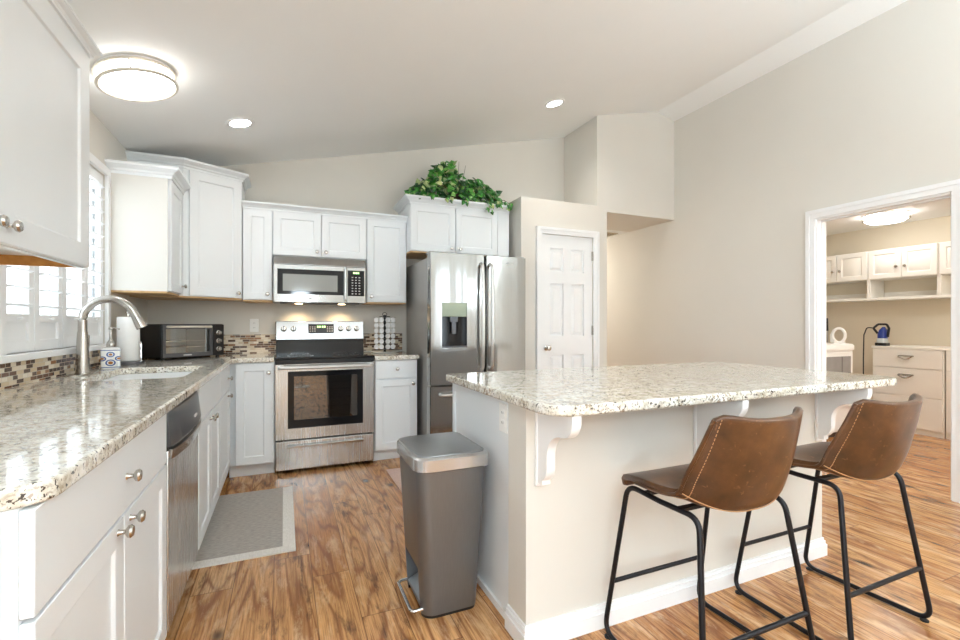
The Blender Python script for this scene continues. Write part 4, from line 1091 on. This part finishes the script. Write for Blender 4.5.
# ---------------------------------------------------------------- island
IX0, IX1, IY0, IY1 = 0.80, 2.515, 1.44, 2.235
ITH = CT - TH
t = thing('kitchen_island', 'kitchen island with beige front wall and white end panel', 'kitchen island', (IX0, IY0, 0))
iw, idp = IX1 - IX0, IY1 - IY0
obj('pony_wall', box(B(), 0, iw, 0, 0.14, 0, ITH), M['wall'], t)
obj('cabinet_body', box(B(), 0.014, iw - 0.014, 0.14, idp, 0.0, ITH), M['cab'], t, bevel=0.002)
bm = B()   # end panel frame on the left side
for y0, y1, z0, z1 in ((0.141, 0.20, 0.06, ITH - 0.001), (idp - 0.03, idp, 0.06, ITH - 0.001), (0.20, idp - 0.03, ITH - 0.05, ITH - 0.001)): box(bm, 0.006, 0.014, y0, y1, z0, z1)
obj('end_frame', bm, M['cab'], t)
bm = B(); h = 0.088
for z0, z1, tt in ((0, h * 0.65, 0.016), (h * 0.65, h * 0.85, 0.011), (h * 0.85, h, 0.006)):
    box(bm, -tt, iw + tt, -tt, 0, z0, z1); box(bm, -tt, 0, 0, 0.14, z0, z1); box(bm, iw, iw + tt, 0, 0.14, z0, z1)
obj('baseboard', bm, M['trim'], t)
obj('shoe_strip', box(B(), 0.004, 0.014, 0.14, idp, 0, 0.03), M['trim'], t)
prf = []
def corb(x, mat):
    P = [(0.0, ITH), (-0.226, ITH), (-0.226, ITH - 0.022)]
    P += [(-0.226 + 0.066 * (1 - math.cos(a)), ITH - 0.022 - 0.062 * math.sin(a)) for a in [R90 * k2 / 8 for k2 in range(1, 9)]]
    P += [(-0.16 + 0.088 * math.sin(a), ITH - 0.084 - 0.085 * (1 - math.cos(a))) for a in [R90 * k2 / 8 for k2 in range(1, 9)]]
    P += [(-0.072, ITH - 0.215), (-0.066, ITH - 0.238), (-0.050, ITH - 0.256), (-0.040, ITH - 0.262), (-0.040, ITH - 0.280), (0.0, ITH - 0.280)]
    bm = B(); prism(bm, P[::-1], x - 0.018, x + 0.018, 'YZ')
    box(bm, x - 0.024, x + 0.024, -0.012, 0.0, ITH - 0.292, ITH)
    o = obj('corbel', bm, mat, t, bevel=0.002); return o
for x in (0.060, 0.845, 1.68): corb(x, M['trim'])
poly = rrect(0.765, 2.755, 1.205, 2.255, [0.10, 0.10, 0.04, 0.04], 8)
bm = B(); prism(bm, poly, CT - TH, CT)
tag(obj('countertop', bm, M['granite'], bevel=0.008, seg=3), 'large speckled granite worktop of the island with rounded corners', 'countertop', 'granite worktops')
outlet('island_outlet', 'white outlet on the end panel of the island', (IX0 + 0.006, 1.63, 0.80), -R90)

# ---------------------------------------------------------------- trash can
TX0, TX1, TY0, TY1 = 0.505, 0.735, 1.735, 2.03
t = thing('trash_can', 'tall brushed steel step trash can beside the island', 'trash can', (TX0, TY0, 0))
tw_, td_ = TX1 - TX0, TY1 - TY0
def tring(ins, z, rr=(0.05, 0.03, 0.03, 0.05)):
    return [Vector((p[0], p[1], z)) for p in rrect(-ins, tw_ + ins * 0.7, -ins * 1.4, td_ + ins * 0.5, list(rr), 5)]
bm = B(); loft(bm, [tring(0.0, 0.012), tring(0.002, 0.03), tring(0.035, 0.615)])
cb = B(); prism(cb, [(-0.2, -0.1), (0.055, -0.1), (0.055, 0.10), (0.0, 0.19), (-0.2, 0.19)], 0.045, td_ - 0.045, 'XZ')
bm = diff(bm, cb)
obj('body', bm, M['steelbin'], t)
bm = B(); loft(bm, [tring(-0.002, 0.0), tring(-0.001, 0.014)])
cb = B(); box(cb, -0.1, 0.055, 0.045, td_ - 0.045, -0.1, 0.1); bm = diff(bm, cb)
obj('base_ring', bm, M['black'], t)
bm = B(); loft(bm, [tring(0.040, 0.600, (0.06, 0.03, 0.03, 0.06)), tring(0.046, 0.606, (0.06, 0.03, 0.03, 0.06)), tring(0.046, 0.650, (0.06, 0.03, 0.03, 0.06)), tring(0.040, 0.657, (0.055, 0.03, 0.03, 0.055)), tring(0.030, 0.657, (0.05, 0.03, 0.03, 0.05))])
obj('lid_rim', bm, M['steellid'], t)
bm = B(); loft(bm, [tring(0.030, 0.655, (0.05, 0.03, 0.03, 0.05)), tring(0.028, 0.660, (0.05, 0.03, 0.03, 0.05)), tring(0.016, 0.662, (0.05, 0.03, 0.03, 0.05))])
obj('lid', bm, simple('satin_grey_lid', lin(150, 152, 154), 0.3, 0.85, var=0.05), t)
obj('lid_hinge', box(B(), tw_ + 0.02, tw_ + 0.036, 0.02, td_ - 0.03, 0.59, 0.652), M['dark'], t, bevel=0.004)
bm = B(); prism(bm, [(0.0, 0.028), (0.054, 0.03), (0.054, 0.07), (0.0, 0.045)], 0.05, td_ - 0.05, 'XZ'); obj('step_plate', bm, simple('grey_step_plate', lin(150, 156, 162), 0.35, 0.7), t, bevel=0.003)
bm = B(); tube(bm, fillet([(0.04, 0.03, 0.035), (-0.042, 0.03, 0.03), (-0.042, td_ - 0.03, 0.03), (0.04, td_ - 0.03, 0.035)], 0.02), 0.0075, 10); obj('pedal', bm, M['chrome'], t)

# ---------------------------------------------------------------- mats
t = thing('kitchen_mat', 'grey woven mat with ivory border in front of the sink cabinet', 'mat', (-0.37, 2.54, 0))
obj('center', box(B(), -0.07, 0.362, 0.062, 1.0, 0.0, 0.007), M['matgrey'], t)
bm = B()
for a, b, c, d in ((-0.07, 0.425, 0, 0.062), (0.362, 0.425, 0.062, 1.0)): box(bm, a, b, c, d, 0, 0.008)
o = obj('border', bm, M['matwhite'], t); o['label'] = 'ivory cloth border'
tag(obj('floor_rug', box(B(), 0.0, 0.55, 0, 1.15, 0, 0.006), M['matpink'], loc=(0.75, 2.5, 0)), 'rose-beige rug behind the trash can', 'rug')

# ---------------------------------------------------------------- bar stools
def interp(tab, v):
    v = max(0.0, min(v, len(tab) - 1.0001)); i = int(v); f = v - i
    g = lambda k2: tab[max(0, min(k2, len(tab) - 1))]
    p0_, p1_, p2_, p3_ = g(i - 1), g(i), g(i + 1), g(i + 2)
    return [0.5 * (2 * b + (c - a) * f + (2 * a - 5 * b + 4 * c - d) * f * f + (3 * b - a - 3 * c + d) * f ** 3) for a, b, c, d in zip(p0_, p1_, p2_, p3_)]
#       y      z      halfw  fwd    rise
TAB = [(0.186, 0.578, 0.200, 0.00, 0.000),
       (0.182, 0.600, 0.216, 0.00, 0.002),
       (0.10, 0.617, 0.236, 0.00, 0.004),
       (0.00, 0.611, 0.242, 0.01, 0.016),
       (-0.09, 0.591, 0.242, 0.03, 0.046),
       (-0.165, 0.592, 0.238, 0.075, 0.064),
       (-0.208, 0.675, 0.230, 0.098, 0.034),
       (-0.236, 0.785, 0.216, 0.088, 0.014),
       (-0.256, 0.893, 0.200, 0.072, 0.020)]
def shell(u, v):
    y, z, hw, fw, rs = interp(TAB, v)
    a = abs(u)
    return Vector((u * hw, y + fw * a ** 2.6, z + rs * a ** 2.6 - 0.022 * max(0.0, (a - 0.82) / 0.18) ** 2 * max(0.0, v - 7.0)))
def grid(v0, v1, nu=18, nv=14):
    bm = B()
    vs = [[bm.verts.new(shell(-1 + 2 * i / nu, v0 + (v1 - v0) * j / nv)) for i in range(nu + 1)] for j in range(nv + 1)]
    for j in range(nv):
        for i in range(nu): bm.faces.new((vs[j][i], vs[j][i + 1], vs[j + 1][i + 1], vs[j + 1][i]))
    return bm
SV = 4.75
def stool(label, loc, rot):
    t = thing('bar_stool', label, 'bar stool', loc, rot, 'leather bar stools at the island')
    for nm, a, b in (('seat', 0.0, SV), ('backrest', SV, 8.0)):
        o = obj(nm, grid(a, b), M['leather'], t)
        md = o.modifiers.new('thick', 'SOLIDIFY'); md.thickness = 0.022; md.offset = -1 if nm else 0
        md2 = o.modifiers.new('round', 'BEVEL'); md2.width = 0.008; md2.segments = 3; md2.limit_method = 'ANGLE'; md2.angle_limit = 1.0
        for f in o.data.polygons: f.use_smooth = True
        for e_ in o.data.edges: e_.use_edge_sharp = False
    for sgn in (-1, 1):
        bm = B(); tube(bm, [shell(sgn * 1.0, 2.0 + 6.0 * k2 / 40) for k2 in range(41)], 0.0065, 8); obj('piping', bm, M['leather'], t)
    bm = B()
    def outer(u, v, d=0.0012):
        e1 = shell(u + 0.01, v) - shell(u - 0.01, v); e2 = shell(u, min(8, v + 0.02)) - shell(u, v - 0.02)
        n = e1.cross(e2).normalized(); return shell(u, v) + n * d
    nst = 46
    for sgn in (-1, 1):
        for k2 in range(nst):
            va = 3.2 + 4.7 * k2 / nst; vb = va + 4.7 / nst * 0.6
            tube(bm, [outer(sgn * 0.91, va), outer(sgn * 0.91, vb)], 0.0013, 5)
    tube(bm, [outer(-0.97 + 1.94 * k2 / 24, SV + 0.25) for k2 in range(25)], 0.0018, 5)
    o = obj('stitching', bm, M['stitch'], t); o['label'] = 'tan thread'
    for sgn in (-1, 1):
        ft, rt = Vector((sgn * 0.212, 0.168, 0.589)), Vector((sgn * 0.197, -0.130, 0.580))
        fb, rb = Vector((sgn * 0.243, 0.26, 0.012)), Vector((sgn * 0.262, -0.205, 0.012))
        mt, mb = (ft + rt) / 2 + Vector((0, 0, -0.004)), (fb + rb) / 2
        for top, bot in ((ft, fb), (rt, rb)):
            bm = B(); tube(bm, fillet([mt, top, bot, mb], [0, 0.05, 0.05, 0], 7), 0.0092, 12); obj('leg', bm, M['seat_black'], t)
            obj('foot_glide', cyl(B(), bot * 0.9 + mb * 0.1 - Vector((0, 0, 0.012)), (0, 0, 1), 0.014, 0.006, 12), M['rubber'], t)
    def at(top, bot, z):
        s_ = (top.z - z) / (top.z - bot.z); return top.lerp(bot, s_)
    for nm, yt, yb_, xt, xb in (('footrest', 0.168, 0.26, 0.212, 0.243), ('stretcher', -0.130, -0.205, 0.195, 0.262)):
        pa = at(Vector((-xt, yt, 0.576)), Vector((-xb, yb_, 0.012)), 0.213); pb = Vector((-pa.x, pa.y, pa.z))
        bm = B(); tube(bm, [pa, pb], 0.0082, 12); obj(nm, bm, M['seat_black'], t)
    for y in (0.10, -0.05): obj('seat_support', box(B(), -0.19, 0.19, y - 0.012, y + 0.012, 0.574, 0.584), M['seat_black'], t)
    return t
stool('brown leather bar stool nearer the trash can', (1.36, 1.14, 0), math.radians(0))
stool('brown leather bar stool nearer the laundry doorway', (2.065, 1.14, 0), math.radians(0))

# ---------------------------------------------------------------- laundry room
LG = 'white laundry wall cabinets'
UL = 6.44
# three wall cabinets, face -X; local x runs towards the camera side (-Y)
for (y1, y0, lab) in ((3.84, 3.17, 'white laundry wall cabinet at the far left of the doorway view'), (3.17, 2.53, 'white laundry wall cabinet in the middle of the row'), (2.53, 1.89, 'white laundry wall cabinet partly hidden by the right casing')):
    w_ = y1 - y0
    cabinet('laundry_cabinet', lab, 'cabinet', (UL, y1, 1.70), -R90, w_ - 0.002, XW - UL, 0.345,
            [('rdoor', 0.008, w_ / 2 - 0.004, 0.006, 0.339, (w_ / 2 - 0.04, 0.13)), ('rdoor', w_ / 2 + 0.004, w_ - 0.012, 0.006, 0.339, (w_ / 2 + 0.04, 0.13))], LG, carc=M['lcab'])
t = thing('wall_shelf', 'long white open shelf with dividers under the laundry cabinets', 'shelf', (UL, LY1, 1.455), -R90)
obj('shelf_board', box(B(), 0.01, 1.96, 0.0, XW - UL, 0, 0.03), M['lcab'], t, bevel=0.002)
obj('back_rail', box(B(), 0.01, 1.96, XW - UL - 0.018, XW - UL, 0.03, 0.10), M['lcab'], t)
for x in (0.66, 1.30): obj('divider', box(B(), x, x + 0.035, 0.0, XW - UL - 0.018, 0.03, 0.245), M['lcab'], t, bevel=0.002)
DX = 6.20
def drawers(label, y1, w_, rows_):
    t = thing('drawer_unit', label, 'drawer unit', (DX, y1, 0), -R90, 'white laundry drawer units')
    obj('carcass', box(B(), 0, w_, 0, XW - DX - 0.02, 0.0, 0.90), M['lcab'], t)
    obj('top_board', box(B(), -0.008, w_ + 0.002, -0.02, XW - DX - 0.002, 0.90, 0.925), M['lcab'], t, bevel=0.002)
    for z0_, z1_, pull in rows_:
        o = obj('drawer', box(B(), 0.006, w_ - 0.012, -0.018, 0, z0_, z1_), M['lcab'], t, bevel=0.002)
        if pull:
            xm = w_ / 2; zp = z1_ - 0.085
            bm = B(); tube(bm, [(xm - 0.062, -0.018, zp + 0.015)] + [(xm - 0.06 + 0.12 * k2 / 10, -0.043, zp + 0.012 - 0.03 * math.sin(PI * k2 / 10)) for k2 in range(11)] + [(xm + 0.062, -0.018, zp + 0.015)], 0.006, 8)
            box(bm, xm - 0.066, xm + 0.066, -0.026, -0.018, zp + 0.012, zp + 0.024); obj('pull', bm, M['nickel'], o)
drawers('white laundry drawer unit with two bow pulls below the iron', 3.01, 0.615, [(0.70, 0.895, 1), (0.40, 0.692, 1), (0.06, 0.392, 0)])
drawers('white laundry drawer unit partly behind the right casing', 2.385, 0.60, [(0.70, 0.895, 1), (0.40, 0.692, 1), (0.06, 0.392, 0)])

# washer, front towards the camera side
t = thing('washing_machine', 'white washing machine with grey front window in the laundry', 'washing machine', (4.89, 2.86, 0))
obj('body', box(B(), 0, 0.675, 0.02, 0.68, 0.045, 0.92), M['plastic_white'], t, bevel=0.012)
bm = B(); prism(bm, [(-0.005, 0.90), (0.70, 0.90), (0.70, 0.945), (0.64, 0.965), (0.03, 0.965), (-0.005, 0.93)], -0.002, 0.02, 'YZ'); bm.free()
bm = B(); loft(bm, [[Vector((p[0], p[1], z)) for p in rrect(-0.004 + i_, 0.679 - i_, 0.0 + i_, 0.69 - i_, 0.03)] for i_, z in ((0, 0.90), (0, 0.945), (0.012, 0.962), (0.04, 0.966))]); obj('top_lid', bm, M['plastic_white'], t)
obj('front_frame', box(B(), 0.03, 0.645, 0.008, 0.02, 0.30, 0.88), M['plastic_white'], t, bevel=0.006)
wn = obj('front_window', box(B(), 0.07, 0.60, 0.0, 0.008, 0.40, 0.835), M['grayglass'], t, bevel=0.004)
bm = B(); box(bm, 0.07, 0.60, -0.001, 0.0, 0.655, 0.661); box(bm, 0.44, 0.446, -0.001, 0.0, 0.40, 0.835); obj('window_lines', bm, M['dark'], wn)  # thin dark cross lines over the front window
bm = B(); tube(bm, fillet([(0.31, 0.0, 0.60), (0.31, -0.02, 0.60), (0.41, -0.02, 0.60), (0.41, 0.0, 0.60)], 0.006), 0.005, 8); obj('handle', bm, M['nickel'], wn)
obj('plinth', box(B(), 0.0, 0.65, 0.03, 0.66, 0.0, 0.05), M['tread'], t)

# things in the laundry
bm = B()
tube(bm, [(0.055 * math.cos(a), 0, 0.085 + 0.075 * math.sin(a)) for a in [2 * PI * k2 / 28 for k2 in range(29)]], 0.014, 8)
tube(bm, [(-0.03, 0.045, 0.085 + 0.06), (-0.055, 0.05, 0.085), (-0.05, 0.05, 0.01)], 0.012, 8)
box(bm, -0.05, 0.05, -0.03, 0.06, 0.0, 0.018)
o = tag(obj('ring_stand', bm, M['plastic_white'], loc=(5.46, 2.96, 0.966)), 'small white ring-shaped stand on top of the washer', 'stand')
o.rotation_euler = (0, 0, -0.85)
t = thing('mop', 'mop handle with black grip leaning behind the washer', 'mop', (6.66, 3.73, 0))
obj('handle', cyl(B(), (0, 0, 0.03), (0, 0.02, 1), 0.011, 1.05, 12), M['graymetal'], t)
obj('grip', cyl(B(), (0, 0.0216, 1.08), (0, 0.02, 1), 0.016, 0.17, 12), M['black'], t)
obj('mop_head', box(B(), -0.12, 0.12, -0.03, 0.04, 0.0, 0.04), M['matwhite'], t, bevel=0.01)
t = thing('steam_iron', 'blue and black steam iron standing on the drawer unit', 'iron', (6.27, 2.955, 0.925))
bm = B(); prism(bm, rrect(-0.06, 0.06, -0.055, 0.055, 0.03), 0, 0.035); obj('heel', bm, M['black'], t, bevel=0.004)
bm = B(); loft(bm, [[Vector((p[0] + sx_, p[1], z)) for p in rrect(-a, a, -a * 0.85, a * 0.85, a * 0.6)] for a, sx_, z in ((0.052, 0, 0.035), (0.050, 0.0, 0.07), (0.046, 0.005, 0.085))]); obj('water_tank', bm, M['clearp'], t)
bm = B(); loft(bm, [[Vector((p[0] + sx_, p[1], z)) for p in rrect(-a, a, -a * 0.85, a * 0.85, a * 0.6)] for a, sx_, z in ((0.046, 0.005, 0.085), (0.046, 0.005, 0.13), (0.036, 0.015, 0.18), (0.012, 0.03, 0.215))]); obj('body', bm, M['bluep'], t)
bm = B(); tube(bm, fillet([(-0.03, 0.03, 0.14), (-0.05, 0.062, 0.2), (-0.02, 0.03, 0.245), (0.0, -0.04, 0.245), (0.0, -0.062, 0.2), (0.0, -0.05, 0.1)], 0.02), 0.012, 10); obj('handle', bm, M['black'], t)
bm = B(); tube(bm, fillet([(-0.04, 0.06, 0.20), (-0.06, 0.12, 0.21), (-0.07, 0.145, 0.12), (-0.07, 0.15, -0.15), (-0.07, 0.15, -0.45)], 0.03), 0.006, 8); obj('power_cord', bm, M['black'], t)
for lx_, ly_, lab in ((6.05, 2.82, 'round flush ceiling lamp seen through the laundry doorway'), (4.95, 1.1, 'added round fill lamp in the near end of the laundry, out of view')):  # second lamp is unseen, added to brighten the drawer fronts
  t = thing('laundry_ceiling_light', lab, 'ceiling light', (lx_, ly_, LZ), 0, 'laundry ceiling lamps')
  bm = B(); lathe(bm, [(0.001, -0.085), (0.15, -0.08), (0.18, -0.06), (0.185, -0.01), (0.001, -0.01)], 40); obj('diffuser', bm, M['laundrylens'] if ly_ > 2 else M['laundryfill'], t)
  bm = B(); lathe(bm, [(0.001, -0.012), (0.205, -0.012), (0.21, 0.0), (0.001, 0.0)], 40); obj('ceiling_plate', bm, M['trim'], t)
  bm = B(); tube(bm, [(0.195 * math.cos(a), 0.195 * math.sin(a), -0.055) for a in [2 * PI * k2 / 40 for k2 in range(41)]], 0.007, 8); obj('ring', bm, M['nickel'], t)
bm = B(); base_y(bm, XW, LY0, LY1, -1); base_x(bm, LY1, XR + 0.12, XW, -1)
struct('baseboard_laundry', bm, M['trim'], label='white laundry baseboard')
